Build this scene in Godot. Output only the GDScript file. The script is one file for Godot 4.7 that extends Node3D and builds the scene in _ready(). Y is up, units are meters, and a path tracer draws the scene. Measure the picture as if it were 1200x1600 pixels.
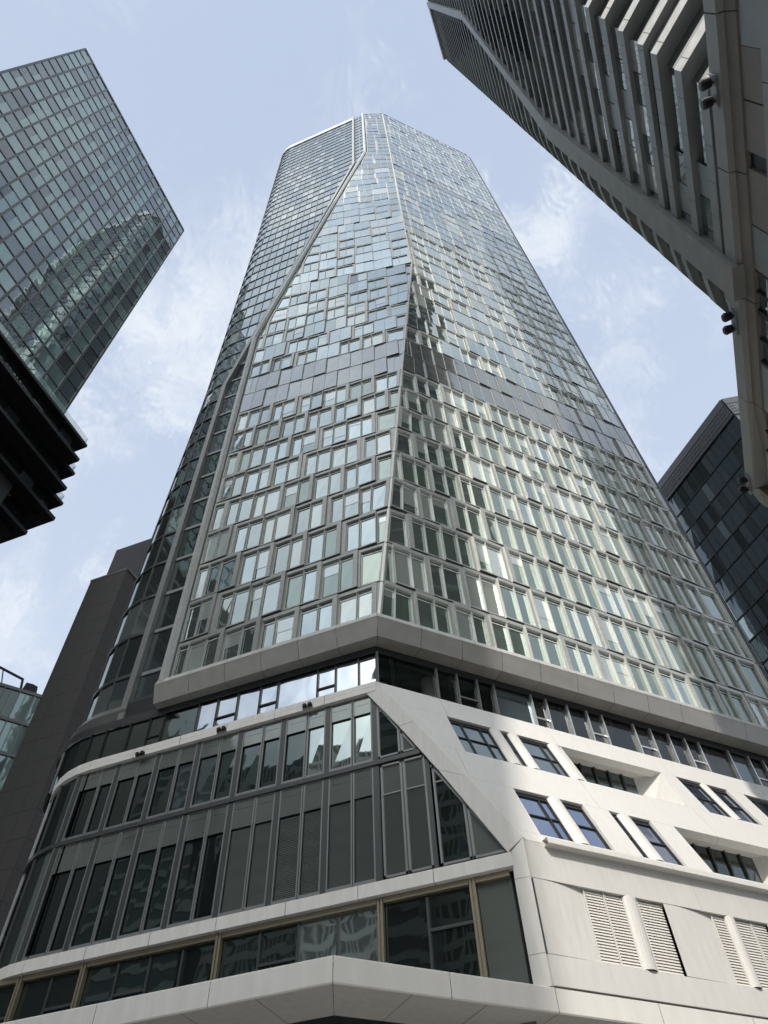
extends Node3D

# ---------------------------------------------------------------- mesh helper
class MB:
	var v := PackedVector3Array()
	func q(a: Vector3, b: Vector3, c: Vector3, d: Vector3) -> void:
		v.append(a); v.append(b); v.append(c); v.append(a); v.append(c); v.append(d)
	func t(a: Vector3, b: Vector3, c: Vector3) -> void:
		v.append(a); v.append(b); v.append(c)
	func hexa(a: Vector3, b: Vector3, c: Vector3, d: Vector3, off: Vector3) -> void:
		var e := a + off
		var f := b + off
		var g := c + off
		var h := d + off
		q(a, b, c, d); q(f, e, h, g); q(e, f, b, a); q(b, f, g, c); q(c, g, h, d); q(d, h, e, a)
	func box(o: Vector3, x: Vector3, y: Vector3, z: Vector3) -> void:
		hexa(o, o + x, o + x + y, o + y, z)
	func bar(p: Vector3, r: Vector3, w: Vector3, h: Vector3) -> void:
		box(p - w * 0.5 - h * 0.5, r - p, w, h)
	func fan(pts: Array) -> void:
		for i in range(1, pts.size() - 1):
			t(pts[0], pts[i], pts[i + 1])
	func prism(pts: Array, off: Vector3) -> void:
		fan(pts)
		var back := []
		for p in pts: back.append(p + off)
		fan(back)
		for i in pts.size():
			var j := (i + 1) % pts.size()
			q(pts[i], pts[j], back[j], back[i])
	func cyl(p: Vector3, r: Vector3, r0: float, r1: float, n: int) -> void:
		var ax := (r - p).normalized()
		var s := ax.cross(Vector3.UP if abs(ax.y) < 0.9 else Vector3.RIGHT).normalized()
		var w := ax.cross(s)
		for i in n:
			var a := TAU * i / n
			var b := TAU * (i + 1) / n
			var da := s * cos(a) + w * sin(a)
			var db := s * cos(b) + w * sin(b)
			q(p + da * r0, p + db * r0, r + db * r1, r + da * r1)
			t(p, p + da * r0, p + db * r0)
			t(r, r + da * r1, r + db * r1)

var used := {}
var rng := RandomNumberGenerator.new()
var M := {}

func numbered(parent: Node, called: String) -> String:
	var k := str(parent.get_instance_id()) + called
	used[k] = used.get(k, -1) + 1
	return called if used[k] == 0 else "%s_%03d" % [called, used[k]]

func mk(called: String, sets: Array, parent: Node = null) -> MeshInstance3D:
	if parent == null: parent = self
	var am := ArrayMesh.new()
	for s in sets:
		var mb: MB = s[0]
		if mb.v.is_empty(): continue
		var arr := []
		arr.resize(Mesh.ARRAY_MAX)
		arr[Mesh.ARRAY_VERTEX] = mb.v
		am.add_surface_from_arrays(Mesh.PRIMITIVE_TRIANGLES, arr)
		am.surface_set_material(am.get_surface_count() - 1, s[1])
	if am.get_surface_count() == 0: return null
	var o := MeshInstance3D.new()
	o.mesh = am
	o.name = numbered(parent, called)
	if parent != self and parent.get_parent() == self:
		o.position = -(parent as Node3D).position
	parent.add_child(o, true)
	return o

func thing(called: String, label: String, category: String, at: Vector3, group := "") -> Node3D:
	var o := Node3D.new()
	o.name = numbered(self, called)
	o.position = at
	add_child(o, true)
	o.set_meta("label", label)
	o.set_meta("category", category)
	if group != "": o.set_meta("group", group)
	return o

func stuff(o: Node) -> void:
	if o: o.set_meta("kind", "stuff")

func V(x: float, y: float, z: float) -> Vector3:
	return Vector3(x, y, z)

func pl(table: Array, h: float) -> float:      # piecewise linear
	if h <= table[0][0]: return table[0][1]
	for i in range(1, table.size()):
		if h <= table[i][0]:
			var a = table[i - 1]
			var b = table[i]
			return lerpf(a[1], b[1], (h - a[0]) / (b[0] - a[0]))
	return table[-1][1]

# offset of an open polyline in plan (x, z), outward is to the left of travel seen from above with z down
func offset(path: PackedVector2Array, o: float) -> PackedVector2Array:
	var out := PackedVector2Array()
	for i in path.size():
		var d0 := (path[i] - path[max(i - 1, 0)]).normalized()
		var d1 := (path[min(i + 1, path.size() - 1)] - path[i]).normalized()
		if i == 0: d0 = d1
		if i == path.size() - 1: d1 = d0
		var n0 := Vector2(-d0.y, d0.x)
		var n1 := Vector2(-d1.y, d1.x)
		var m := (n0 + n1).normalized()
		out.append(path[i] + m * (o / max(0.3, m.dot(n0))))
	return out

func arc(c: Vector2, r: float, a0: float, a1: float, n: int) -> PackedVector2Array:   # degrees; 0 points to +x, 90 to +z
	var out := PackedVector2Array()
	for i in n + 1:
		var a := deg_to_rad(lerpf(a0, a1, float(i) / n))
		out.append(c + Vector2(cos(a), sin(a)) * r)
	return out

func subdivide(path: PackedVector2Array, step: float) -> PackedVector2Array:
	var out := PackedVector2Array([path[0]])
	for i in range(1, path.size()):
		var n: int = max(1, int(round(path[i].distance_to(path[i - 1]) / step)))
		for k in range(1, n + 1): out.append(path[i - 1].lerp(path[i], float(k) / n))
	return out

# profile: [[offset, height], ...]; every segment of the path is a panel of its own
func band(called: String, parent: Node, path: PackedVector2Array, step: float, profile: Array, mat: Material, gap := 0.008, as_parts := true) -> void:
	var p := subdivide(path, step)
	var rows := []
	for f in profile: rows.append([offset(p, f[0]), f[1]])
	var all := MB.new()
	for i in p.size() - 1:
		var mb := MB.new() if as_parts else all
		var ln := p[i].distance_to(p[i + 1])
		var g := gap / ln if ln > step * 0.6 else 0.0
		for k in rows.size() - 1:
			var a: Vector2 = rows[k][0][i].lerp(rows[k][0][i + 1], g)
			var b: Vector2 = rows[k][0][i].lerp(rows[k][0][i + 1], 1.0 - g)
			var c: Vector2 = rows[k + 1][0][i].lerp(rows[k + 1][0][i + 1], 1.0 - g)
			var d: Vector2 = rows[k + 1][0][i].lerp(rows[k + 1][0][i + 1], g)
			mb.q(V(a.x, rows[k][1], a.y), V(b.x, rows[k][1], b.y), V(c.x, rows[k + 1][1], c.y), V(d.x, rows[k + 1][1], d.y))
		if as_parts: mk(called, [[mb, mat]], parent)
	if not as_parts: mk(called, [[all, mat]], parent)

func wallmesh(mb: MB, path: PackedVector2Array, h0: float, h1: float, o := 0.0) -> void:
	var p := offset(path, o)
	for i in p.size() - 1:
		mb.q(V(p[i].x, h0, p[i].y), V(p[i + 1].x, h0, p[i + 1].y), V(p[i + 1].x, h1, p[i + 1].y), V(p[i].x, h1, p[i].y))

# ---------------------------------------------------------------- materials
func noise_tex(freq: float, lo: Color, hi: Color, sd: int, normal := false, strength := 1.0, size := 512) -> NoiseTexture2D:
	var n := FastNoiseLite.new()
	n.seed = sd
	n.frequency = freq
	n.fractal_octaves = 1 if normal else 4
	var t := NoiseTexture2D.new()
	t.width = size; t.height = size
	t.seamless = true
	t.noise = n
	if normal:
		t.as_normal_map = true
		t.bump_strength = strength
	else:
		var g := Gradient.new()
		g.set_color(0, lo); g.set_color(1, hi)
		t.color_ramp = g
	return t

func solid(c: Color, rough: float, metal := 0.0, tex: Texture2D = null, scale := 0.2) -> StandardMaterial3D:
	var m := StandardMaterial3D.new()
	m.albedo_color = c.linear_to_srgb()
	m.roughness = rough
	m.metallic = metal
	if tex:
		m.albedo_texture = tex
		m.uv1_triplanar = true
		m.uv1_world_triplanar = true
		m.uv1_scale = Vector3(scale, scale, scale)
	return m

func glass(c: Color, metal: float, rough := 0.02, wave := 0.05) -> StandardMaterial3D:
	var m := solid(c, rough, metal)
	m.normal_enabled = true
	m.normal_texture = M.wave
	m.normal_scale = wave
	m.uv1_triplanar = true
	m.uv1_world_triplanar = true
	m.uv1_scale = Vector3(0.16, 0.16, 0.16)
	m.metallic_specular = 0.6
	return m

func materials() -> void:
	M.wave = noise_tex(0.008, Color.BLACK, Color.WHITE, 7, true, 6.0)
	var mott := noise_tex(0.01, Color(0.90, 0.90, 0.90), Color(1, 1, 1), 3)
	var rain := noise_tex(0.012, Color(0.945, 0.942, 0.935), Color(1, 1, 1), 11)
	var streak := noise_tex(0.03, Color(0.80, 0.80, 0.79), Color(1, 1, 1), 5)
	M.cream = solid(Color(0.755, 0.745, 0.72), 0.5, 0.0, rain, 0.13)
	M.cream.uv1_scale = Vector3(0.5, 0.07, 0.5)
	M.cream_lifted = solid(Color(0.84, 0.825, 0.795), 0.55, 0.0, rain, 0.1)  # paler copy of cream: lift for shaded ledges and canopy is in the colour
	M.cream_lifted.uv1_scale = Vector3(0.4, 0.06, 0.4)
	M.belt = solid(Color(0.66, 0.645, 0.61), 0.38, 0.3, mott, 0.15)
	M.belt_shade = solid(Color(0.42, 0.41, 0.385), 0.4, 0.2, mott, 0.15)  # darker copy of belt, shade of the downward face put into the colour
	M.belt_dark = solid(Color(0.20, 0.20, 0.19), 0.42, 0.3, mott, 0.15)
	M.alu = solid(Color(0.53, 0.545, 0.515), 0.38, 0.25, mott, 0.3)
	M.alu_l = solid(Color(0.29, 0.30, 0.285), 0.38, 0.3, mott, 0.3)  # darker copy of alu: shade of the left face is in the colour
	M.reveal_shade = solid(Color(0.42, 0.44, 0.415), 0.4, 0.15)  # darker copy of reveal, left face shade coloured in
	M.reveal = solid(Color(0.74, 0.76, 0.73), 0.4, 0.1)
	M.fin = solid(Color(0.60, 0.575, 0.53), 0.45, 0.1, mott, 0.3)
	M.fin_l = solid(Color(0.33, 0.33, 0.32), 0.4, 0.3, mott, 0.3)
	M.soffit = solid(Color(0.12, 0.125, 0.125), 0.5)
	M.dark = solid(Color(0.03, 0.032, 0.034), 0.5)
	M.mull = solid(Color(0.075, 0.08, 0.08), 0.4, 0.3)
	M.frame_grey = solid(Color(0.24, 0.25, 0.25), 0.4, 0.3)
	M.silver = solid(Color(0.62, 0.64, 0.64), 0.28, 0.6)
	M.spine = solid(Color(0.72, 0.74, 0.72), 0.34, 0.3, mott, 0.2)
	M.rib = solid(Color(0.24, 0.245, 0.24), 0.4, 0.3, mott, 0.2)
	M.brass = solid(Color(0.30, 0.26, 0.19), 0.4, 0.4)
	M.rt_panel = solid(Color(0.26, 0.28, 0.28), 0.42, 0.15, mott, 0.1)
	M.rt_light = solid(Color(0.52, 0.52, 0.50), 0.45, 0.1, streak, 0.12)
	M.rt_pod = solid(Color(0.28, 0.29, 0.28), 0.5, 0.05, mott, 0.1)
	M.rt_brown = solid(Color(0.22, 0.20, 0.175), 0.55, 0.0, mott, 0.1)
	M.wood = solid(Color(0.50, 0.29, 0.10), 0.5)
	M.stone = solid(Color(0.085, 0.083, 0.08), 0.75, 0.0, streak, 0.35)
	M.stone2 = solid(Color(0.14, 0.13, 0.125), 0.75, 0.0, streak, 0.35)
	M.louvre = solid(Color(0.74, 0.72, 0.68), 0.5)
	M.asphalt = solid(Color(0.05, 0.05, 0.052), 0.9, 0.0, streak, 0.3)
	M.paving = solid(Color(0.52, 0.50, 0.47), 0.85, 0.0, streak, 0.4)
	M.black = solid(Color(0.012, 0.012, 0.013), 0.45)
	M.void = solid(Color(0.01, 0.01, 0.011), 0.95)
	M.void.metallic_specular = 0.1
	M.crown = solid(Color(0.17, 0.175, 0.18), 0.4, 0.4)
	# glass: a coated pane reflects part of what it faces; the rest is what stands behind it
	M.g_dark = glass(Color(0.13, 0.155, 0.16), 0.75)
	M.g_green = glass(Color(0.25, 0.31, 0.28), 0.65)
	M.g_mid = glass(Color(0.34, 0.395, 0.38), 0.78)
	M.g_blue = glass(Color(0.39, 0.455, 0.455), 0.85)
	M.g_blind = glass(Color(0.52, 0.57, 0.54), 0.5, 0.08)
	M.g_white = glass(Color(0.50, 0.55, 0.535), 0.5, 0.08)
	M.g_mech = glass(Color(0.29, 0.305, 0.30), 0.7, 0.06)
	M.g_sky = glass(Color(0.42, 0.46, 0.50), 0.92, 0.015, 0.12)
	M.g_night = glass(Color(0.085, 0.105, 0.10), 0.85, 0.015, 0.035)
	M.g_spandrel = glass(Color(0.19, 0.21, 0.195), 0.42, 0.06)
	M.g_teal = glass(Color(0.23, 0.325, 0.32), 0.5, 0.04)
	M.g_slate = glass(Color(0.155, 0.195, 0.215), 0.62, 0.03)
	M.g_deep = glass(Color(0.25, 0.30, 0.42), 0.88, 0.015, 0.03)
	M.g_rt = glass(Color(0.115, 0.13, 0.13), 0.4, 0.05)
	M.g_rt2 = glass(Color(0.52, 0.55, 0.55), 0.45, 0.04)
	M.rt_white = solid(Color(0.76, 0.755, 0.73), 0.45, 0.0, streak, 0.12)
	var b := StandardMaterial3D.new()      # balustrade glass
	b.albedo_color = Color(0.75, 0.9, 0.9, 0.16)
	b.transparency = BaseMaterial3D.TRANSPARENCY_ALPHA
	b.roughness = 0.02
	M.pane = b
	var cl := StandardMaterial3D.new()     # clear tall panes
	cl.albedo_color = Color(0.10, 0.14, 0.13, 0.42)
	cl.transparency = BaseMaterial3D.TRANSPARENCY_ALPHA
	cl.roughness = 0.02
	cl.metallic_specular = 0.9
	M.clear = cl

func pick(list: Array) -> Material:      # [[weight, name], ...]
	var sum := 0.0
	for e in list: sum += e[0]
	var r := rng.randf() * sum
	for e in list:
		r -= e[0]
		if r <= 0.0: return M[e[1]]
	return M[list[-1][1]]

# ---------------------------------------------------------------- sky
var SUN := Vector3.ZERO
func make_sky() -> Sky:
	var w := 2048
	var h := 1024
	var img := Image.create(w, h, false, Image.FORMAT_RGBF)
	var big := FastNoiseLite.new()
	big.seed = 21; big.frequency = 1.5; big.fractal_octaves = 5
	var wisp := FastNoiseLite.new()
	wisp.seed = 5; wisp.frequency = 4.5; wisp.fractal_octaves = 5
	wisp.domain_warp_enabled = true
	wisp.domain_warp_amplitude = 0.25; wisp.domain_warp_frequency = 2.0
	for y in h:
		var el := PI * (0.5 - (y + 0.5) / h)
		var up := sin(el)
		var t := clampf(up, 0.0, 1.0)
		var base := Color(0.66, 0.735, 0.85).lerp(Color(0.425, 0.505, 0.65), pow(t, 0.8))
		if up < 0.0:
			for x in w: img.set_pixel(x, y, Color(0.30, 0.30, 0.29))
			continue
		for x in w:
			var az := TAU * (x + 0.5) / w
			var dir := Vector3(sin(az) * cos(el), up, -cos(az) * cos(el))
			var p := dir
			p = Vector3(p.x, p.y * 1.0, p.z) / (0.35 + up)      # a layer of cloud seen from below
			var n := big.get_noise_3dv(p) * 0.55 + wisp.get_noise_3dv(p) * 0.45
			var c := smoothstep(-0.16, 0.28, n)
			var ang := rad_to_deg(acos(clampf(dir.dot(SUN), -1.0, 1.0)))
			var fill_glow := 1.0 + 9.0 * exp(-pow(ang / 18.0, 2.0))  # halo round the sun, boosted to brighten the shaded walls
			img.set_pixel(x, y, base.lerp(Color(0.70, 0.745, 0.81), c * 0.95).lerp(Color(0.66, 0.66, 0.64), clampf((fill_glow - 1.0) * 0.4, 0.0, 1.0)) * fill_glow)
	var pm := PanoramaSkyMaterial.new()
	pm.panorama = ImageTexture.create_from_image(img)
	var s := Sky.new()
	s.sky_material = pm
	return s

# ================================================================ the middle tower in plan
const H0 := 31.1
const FL := 4.1
const ROWS := 50
func C(h: float) -> Vector2:          # corner between the two front faces
	return Vector2(pl([[31.1, -10.5], [105.0, -4.8], [236.0, -4.2]], h), pl([[31.1, -29.1], [105.0, -33.9], [236.0, -32.9]], h))
func S(h: float) -> Vector2:          # spine
	var z := pl([[31.1, -29.3], [180.0, -31.0]], h)
	var x := pl([[31.1, -26.86], [88.0, -26.86], [180.7, -9.7], [236.0, -9.6]], h)
	return Vector2(x * z / -31.0, z)
func E(h: float) -> Vector2:          # right end of the right face
	var k := (h - 31.1) / 204.9
	var x := lerpf(13.2, 15.6, k)
	return Vector2(x, -29.1 - 1.01 * (x + 10.6) + 3.0 * k)
func ribx(h: float) -> float:
	return pl([[31.1, -29.3], [79.0, -29.3], [172.0, -12.5], [236.0, -12.5]], h)
func swell(h: float) -> float:
	return pl([[31.1, 0.0], [56.0, 0.35], [82.0, 0.9], [150.0, 0.0], [225.0, -1.6], [236.0, -1.6]], h)
func Fp(a: float, h: float, o: float) -> Vector3:   # left face and its rounded corner, a metres left of x = -9.6
	var xa := -30.8 + swell(h)
	var L := -9.6 - xa
	if a <= L: return V(-9.6 - a, h, -31.0 + o)
	var th := (a - L) / 5.0
	if th <= PI / 2: return V(xa - (5.0 + o) * sin(th), h, -36.0 + (5.0 + o) * cos(th))
	return V(xa - 5.0 - o, h, -36.0 - (a - L - 5.0 * PI / 2))
func Lp(x: float, h: float, o: float) -> Vector3:   # the leaning left front face, o outward
	var s := S(h)
	var c := C(h)
	var t := (x - s.x) / (c.x - s.x)
	return V(x, h, lerpf(s.y, c.y, t) + o)
func Rp(x: float, h: float, o: float) -> Vector3:
	var c := C(h)
	var e := E(h)
	var t := (x - c.x) / (e.x - c.x)
	return V(x + o * 0.707, h, lerpf(c.y, e.y, t) + o * 0.707)

func bil(c: Array, u: float, v: float) -> Vector3:
	var a: Vector3 = c[0].lerp(c[1], u)
	var b: Vector3 = c[3].lerp(c[2], u)
	return a.lerp(b, v)

# one facade panel: frame with deep reveals, panes; wins = [[u0, u1], ...]
func panel_shape(c: Array, n: Vector3, wins: Array, v0: float, v1: float, depth: float, fr: MB, rev: MB, panes: Array, tilt := 0.010) -> void:
	var u := 0.0
	for w in wins + [[1.0, 1.0]]:
		fr.q(bil(c, u, 0), bil(c, w[0], 0), bil(c, w[0], 1), bil(c, u, 1))
		u = w[1]
	for w in wins:
		var a := bil(c, w[0], v0)
		var b := bil(c, w[1], v0)
		var d := bil(c, w[1], v1)
		var e := bil(c, w[0], v1)
		var k := -n * depth
		fr.q(bil(c, w[0], 0), bil(c, w[1], 0), b, a)
		fr.q(e, d, bil(c, w[1], 1), bil(c, w[0], 1))
		rev.q(a, b, b + k, a + k); rev.q(b, d, d + k, b + k); rev.q(d, e, e + k, d + k); rev.q(e, a, a + k, e + k)
		if depth > 0.15 and v1 < 0.95:      # head rail of the inner sash
			var k2 := -n * (depth - 0.05)
			rev.q(bil(c, w[0], 0.845) + k2, bil(c, w[1], 0.845) + k2, bil(c, w[1], 0.868) + k2, bil(c, w[0], 0.868) + k2)
			var us := lerpf(w[0], w[1], 0.07)
			rev.q(bil(c, w[0], v0) + k2, bil(c, us, v0) + k2, bil(c, us, v1) + k2, bil(c, w[0], v1) + k2)
		var p := MB.new()
		var t1 := n * rng.randf_range(-tilt, tilt)
		var t2 := n * rng.randf_range(-tilt, tilt)
		p.q(a + k + t1 + t2, b + k - t1 + t2, d + k - t1 - t2, e + k + t1 - t2)
		panes.append(p)

func middle_tower() -> void:
	var T := thing("office_tower", "tall faceted glass office tower with white angular podium in the middle of the picture", "skyscraper", V(-8, 0, -45))
	# ---- dark core behind the facades
	var core := MB.new()
	var ring := func(h: float) -> Array:
		var e := E(h)
		var s := S(h)
		var c := C(h)
		return [V(-34.5 + swell(h), h, -62), V(-34.8 + swell(h), h, -36), V(-30.8 + swell(h), h, -31.7), V(s.x, h, -31.7), V(s.x + 0.3, h, s.y - 0.9), V(c.x - 0.35, h, c.y - 0.9), V(e.x - 0.3, h, e.y - 0.9), V(e.x + 0.4, h, e.y - 3.0), V(e.x - 12, h, e.y - 14), V(-20, h, -74)]
	var hs := [30.32, 31.1, 60.0, 82.0, 105.0, 130.0, 155.0, 180.0, 210.0, 234.0]
	for i in hs.size() - 1:
		var a: Array = ring.call(hs[i])
		var b: Array = ring.call(hs[i + 1])
		for k in a.size():
			var j := (k + 1) % a.size()
			core.q(a[k], a[j], b[j], b[k])
	core.fan(ring.call(234.0))
	mk("core", [[core, M.mull]], T)

	# ---- the two leaning front faces
	var n_panels := 0
	var up_fr := {}
	var up_pane := {}
	var soff := MB.new()
	for k in ROWS:
		var h0 := H0 + FL * k + 0.10
		var h1 := H0 + FL * (k + 1) - 0.03
		for side in 2:                    # 0 left face, 1 right face
			var nrm := V(0, 0, 1) if side == 0 else V(0.707, 0, 0.707)
			var dx := 2.72 if side == 0 else 1.94
			var x0: float
			var x1: float
			if side == 0:
				x0 = min(S(h0).x, S(h1).x) + 0.45; x1 = C(h0).x
				x1 = max(C(h0).x, C(h1).x)
			else:
				x0 = min(C(h0).x, C(h1).x); x1 = E(h0).x
			var ph := -10.5 + dx * ((0.5 if k % 2 == 1 else 0.0) if k < 13 else fposmod(0.37 * float((k + 2 * side) / 6), 1.0))
			var i0 := int(floor((x0 - ph) / dx))
			var i1 := int(ceil((x1 - ph) / dx))
			for i in range(i0, i1):
				var xa := ph + dx * i
				var xb := xa + dx
				# where the slanted edges cut the row
				var lo0: float
				var lo1: float
				var hi0: float
				var hi1: float
				if side == 0:
					lo0 = clampf(xa, S(h0).x + 0.45, C(h0).x - 0.06); hi0 = clampf(xb, S(h0).x + 0.45, C(h0).x - 0.06)
					lo1 = clampf(xa, S(h1).x + 0.45, C(h1).x - 0.06); hi1 = clampf(xb, S(h1).x + 0.45, C(h1).x - 0.06)
				else:
					lo0 = clampf(xa, C(h0).x + 0.05, E(h0).x); hi0 = clampf(xb, C(h0).x + 0.05, E(h0).x)
					lo1 = clampf(xa, C(h1).x + 0.05, E(h1).x); hi1 = clampf(xb, C(h1).x + 0.05, E(h1).x)
				var w0 := hi0 - lo0
				var w1 := hi1 - lo1
				if max(w0, w1) < 0.25: continue
				var edge := minf(w0, w1) < dx * 0.8
				# shingled: one upright edge stands proud of the next panel
				var oa := 0.04
				var ob := 0.04
				var jog := rng.randf_range(0.10, 0.26) if k < 26 else rng.randf_range(0.04, 0.17)
				if not edge or max(w0, w1) > dx * 0.8:
					if side == 0: ob = jog
					else: oa = jog
				if edge:
					oa = 0.04; ob = 0.04
				var c: Array
				var base: Array
				if side == 0:
					c = [Lp(lo0, h0, oa), Lp(hi0, h0, ob), Lp(hi1, h1, ob), Lp(lo1, h1, oa)]
					base = [Lp(lo0, h0, -0.6), Lp(hi0, h0, -0.6), Lp(hi1, h1, -0.6), Lp(lo1, h1, -0.6)]
				else:
					c = [Rp(lo0, h0, oa), Rp(hi0, h0, ob), Rp(hi1, h1, ob), Rp(lo1, h1, oa)]
					base = [Rp(lo0, h0, -0.6), Rp(hi0, h0, -0.6), Rp(hi1, h1, -0.6), Rp(lo1, h1, -0.6)]
				var fr := MB.new()
				var rev := MB.new()
				var panes := []
				var mech := k == 9 or k == 10 or k == 33
				var deep := (0.20 if side == 0 else 0.24) if k < 12 else (0.12 if k < 22 else 0.05)
				var wins := []
				var kind := rng.randf()
				var closed := false
				if mech:
					wins = [[0.012, 0.485], [0.5, 0.988]]; deep = 0.03; closed = true
				elif edge:
					if max(w0, w1) > 0.5: wins = [[0.08, 0.92]]
				elif k > 10 and kind < (0.42 if k < 22 else 0.7):
					wins = [[0.015, 0.485], [0.50, 0.985]]; deep = 0.03; closed = true
				elif kind < 0.5: wins = [[0.018, 0.48], [0.496, 0.875]]
				elif kind < 0.75: wins = [[0.018, 0.37], [0.386, 0.88]]
				else: wins = [[0.125, 0.50], [0.516, 0.982]]
				if side == 1 and k < 11 and not mech and not edge and not closed and wins.size() == 2 and rng.randf() < 0.2:
					wins = [[0.02, 0.46], [0.49, 0.955]]
				var v0 := 0.03 if not closed else 0.012
				var v1 := 0.925 if not closed else 0.99
				panel_shape(c, nrm, wins, v0, v1, deep, fr, rev, panes)
				# closed edges and the dark underside
				fr.q(c[0], c[3], base[3], base[0]); fr.q(c[1], base[1], base[2], c[2])
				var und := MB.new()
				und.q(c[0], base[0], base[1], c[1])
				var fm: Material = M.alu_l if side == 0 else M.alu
				if mech: fm = M.frame_grey
				var pm := []
				for p in panes:
					var m: Material
					if mech: m = M.g_mech
					elif side == 0 and edge and k < 8 and i > i1 - 3: m = M.g_green
					elif pm.size() == 1 and rng.randf() < 0.62: m = pm[0]
					elif side == 0:
						if k < 9: m = pick([[5, "g_blue"], [1.6, "g_white"], [2.2, "g_mid"], [1.3, "g_green"], [0.8, "g_blind"]])
						else: m = pick([[5, "g_blue"], [2, "g_mid"], [1.2, "g_blind"], [0.12, "g_dark"]])
					else:
						if k < 11: m = pick([[4, "g_green"], [2, "g_mid"], [1.2, "g_blind"], [1.0, "g_blue"]])
						else: m = pick([[4, "g_blue"], [2, "g_mid"], [1.6, "g_blind"], [0.3, "g_green"]])
					pm.append(m)
				if n_panels < 296 and k < 17:
					n_panels += 1
					var o := mk("facade_panel", [[fr, fm], [rev, M.reveal if side == 1 else M.reveal_shade], [und, M.soffit]], T)
					for j in panes.size():
						mk(["wide_pane", "narrow_pane"][j], [[panes[j], pm[j]]], o)
						if not mech and not closed and rng.randf() < 0.22:      # a blind let down part of the way
							var pv: PackedVector3Array = panes[j].v
							var dn := rng.randf_range(0.15, 0.7)
							var bm := MB.new()
							var up := nrm * 0.02
							bm.q(pv[5].lerp(pv[0], dn) + up, pv[2].lerp(pv[1], dn) + up, pv[2] + up, pv[5] + up)
							mk("blind", [[bm, M.g_blind if side == 1 else M.g_white]], o)
				else:
					if not up_fr.has(fm): up_fr[fm] = MB.new()
					up_fr[fm].v.append_array(fr.v)
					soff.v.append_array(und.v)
					var rm: Material = M.reveal if side == 1 else M.reveal_shade
					if not up_fr.has(rm): up_fr[rm] = MB.new()
					up_fr[rm].v.append_array(rev.v)
					for j in panes.size():
						if not up_pane.has(pm[j]): up_pane[pm[j]] = MB.new()
						up_pane[pm[j]].v.append_array(panes[j].v)
		# corner post of this floor
	var sets := []
	for m in up_fr: sets.append([up_fr[m], m])
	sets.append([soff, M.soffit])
	stuff(mk("upper_facade_panels", sets, T))
	sets = []
	for m in up_pane: sets.append([up_pane[m], m])
	stuff(mk("upper_panes", sets, T))
	# corner post along the fold
	var post := MB.new()
	for k in ROWS:
		var a := H0 + FL * k
		var b := a + FL - 0.08
		var c0 := C(a)
		var c1 := C(b)
		post.hexa(V(c0.x - 0.07, a, c0.y + 0.10), V(c0.x + 0.09, a, c0.y + 0.03), V(c1.x + 0.09, b, c1.y + 0.03), V(c1.x - 0.07, b, c1.y + 0.10), V(0, 0, -0.5))
	mk("corner_post", [[post, M.alu]], T)

	# ---- rounded right end: plain glass bays
	var r_fr := MB.new()
	var r_p := {}
	for k in ROWS:
		var h0 := H0 + FL * k + 0.12
		var h1 := h0 + FL - 0.2
		for j in 7:
			var q := []
			for cc in [[j, h0], [j + 1, h0], [j + 1, h1], [j, h1]]:
				var e := E(cc[1])
				var ce := e + Vector2(-2.16, -2.08)
				var aa := deg_to_rad(44.0 - 12.8 * cc[0])      # outward normal turns to the back
				q.append(V(ce.x + 3.0 * cos(aa), cc[1], ce.y + 3.0 * sin(aa)))
			var m: Material = pick([[2, "g_mid"], [2, "g_dark"], [1, "g_blue"]]) if not (k in [9, 10, 33]) else M.g_mech
			if not r_p.has(m): r_p[m] = MB.new()
			r_p[m].q(q[0], q[1], q[2], q[3])
			r_fr.bar(q[1], q[2], V(0.07, 0, 0.07), V(0.07, 0, -0.07))
			r_fr.bar(q[0] + V(0, -0.1, 0), q[1] + V(0, -0.1, 0), V(0.14, 0, -0.14), V(0, 0.2, 0))
	sets = []
	for m in r_p: sets.append([r_p[m], m])
	stuff(mk("rounded_end_panes", sets, T))
	stuff(mk("rounded_end_mullions", [[r_fr, M.mull]], T))

	# ---- left face with the rounded corner
	var f_fr := MB.new()
	var n_f := 0
	var f_up := {}
	for k in ROWS:
		var h0 := H0 + FL * k + 0.02
		var h1 := H0 + FL * (k + 1) + 0.02
		var ra0 := -9.6 - ribx(h0) + 0.3
		var ra1 := -9.6 - ribx(h1) + 0.3
		var amax := 29.6
		var ring2 := MB.new()
		var th := 0.30 if k < 12 else 0.17
		var a: float = ra0
		while a < amax:
			var b: float = min(a + 0.9, amax)
			var p := [Fp(a, h0, 0.10), Fp(b, h0, 0.10), Fp(b, h0 + th, 0.10), Fp(a, h0 + th, 0.10)]
			ring2.hexa(p[0], p[1], p[2], p[3], (Fp(a, h0, -0.2) - p[0]))
			a = b
		mk("floor_transom", [[ring2, M.mull]], T)
		var i := 0
		while 1.35 * i < amax:
			var a0 := 1.35 * i
			var a1: float = min(a0 + 1.35, amax)
			i += 1
			var bl: float = max(a0, ra0)
			var tl: float = max(a0, ra1)
			if bl >= a1 - 0.1 and tl >= a1 - 0.1: continue
			bl = min(bl, a1); tl = min(tl, a1)
			var pn := MB.new()
			var t1 := rng.randf_range(-0.01, 0.01)
			pn.q(Fp(bl, h0 + 0.1, t1), Fp(a1, h0 + 0.1, -t1), Fp(a1, h1, t1 * 0.4), Fp(tl, h1, 0.0))
			f_fr.bar(Fp(a1, h0 + 0.1, 0.02), Fp(a1, h1, 0.02), V(0.11 if i % 2 == 0 else 0.06, 0, 0), V(0, 0, 0.10))
			var m: Material
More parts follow.
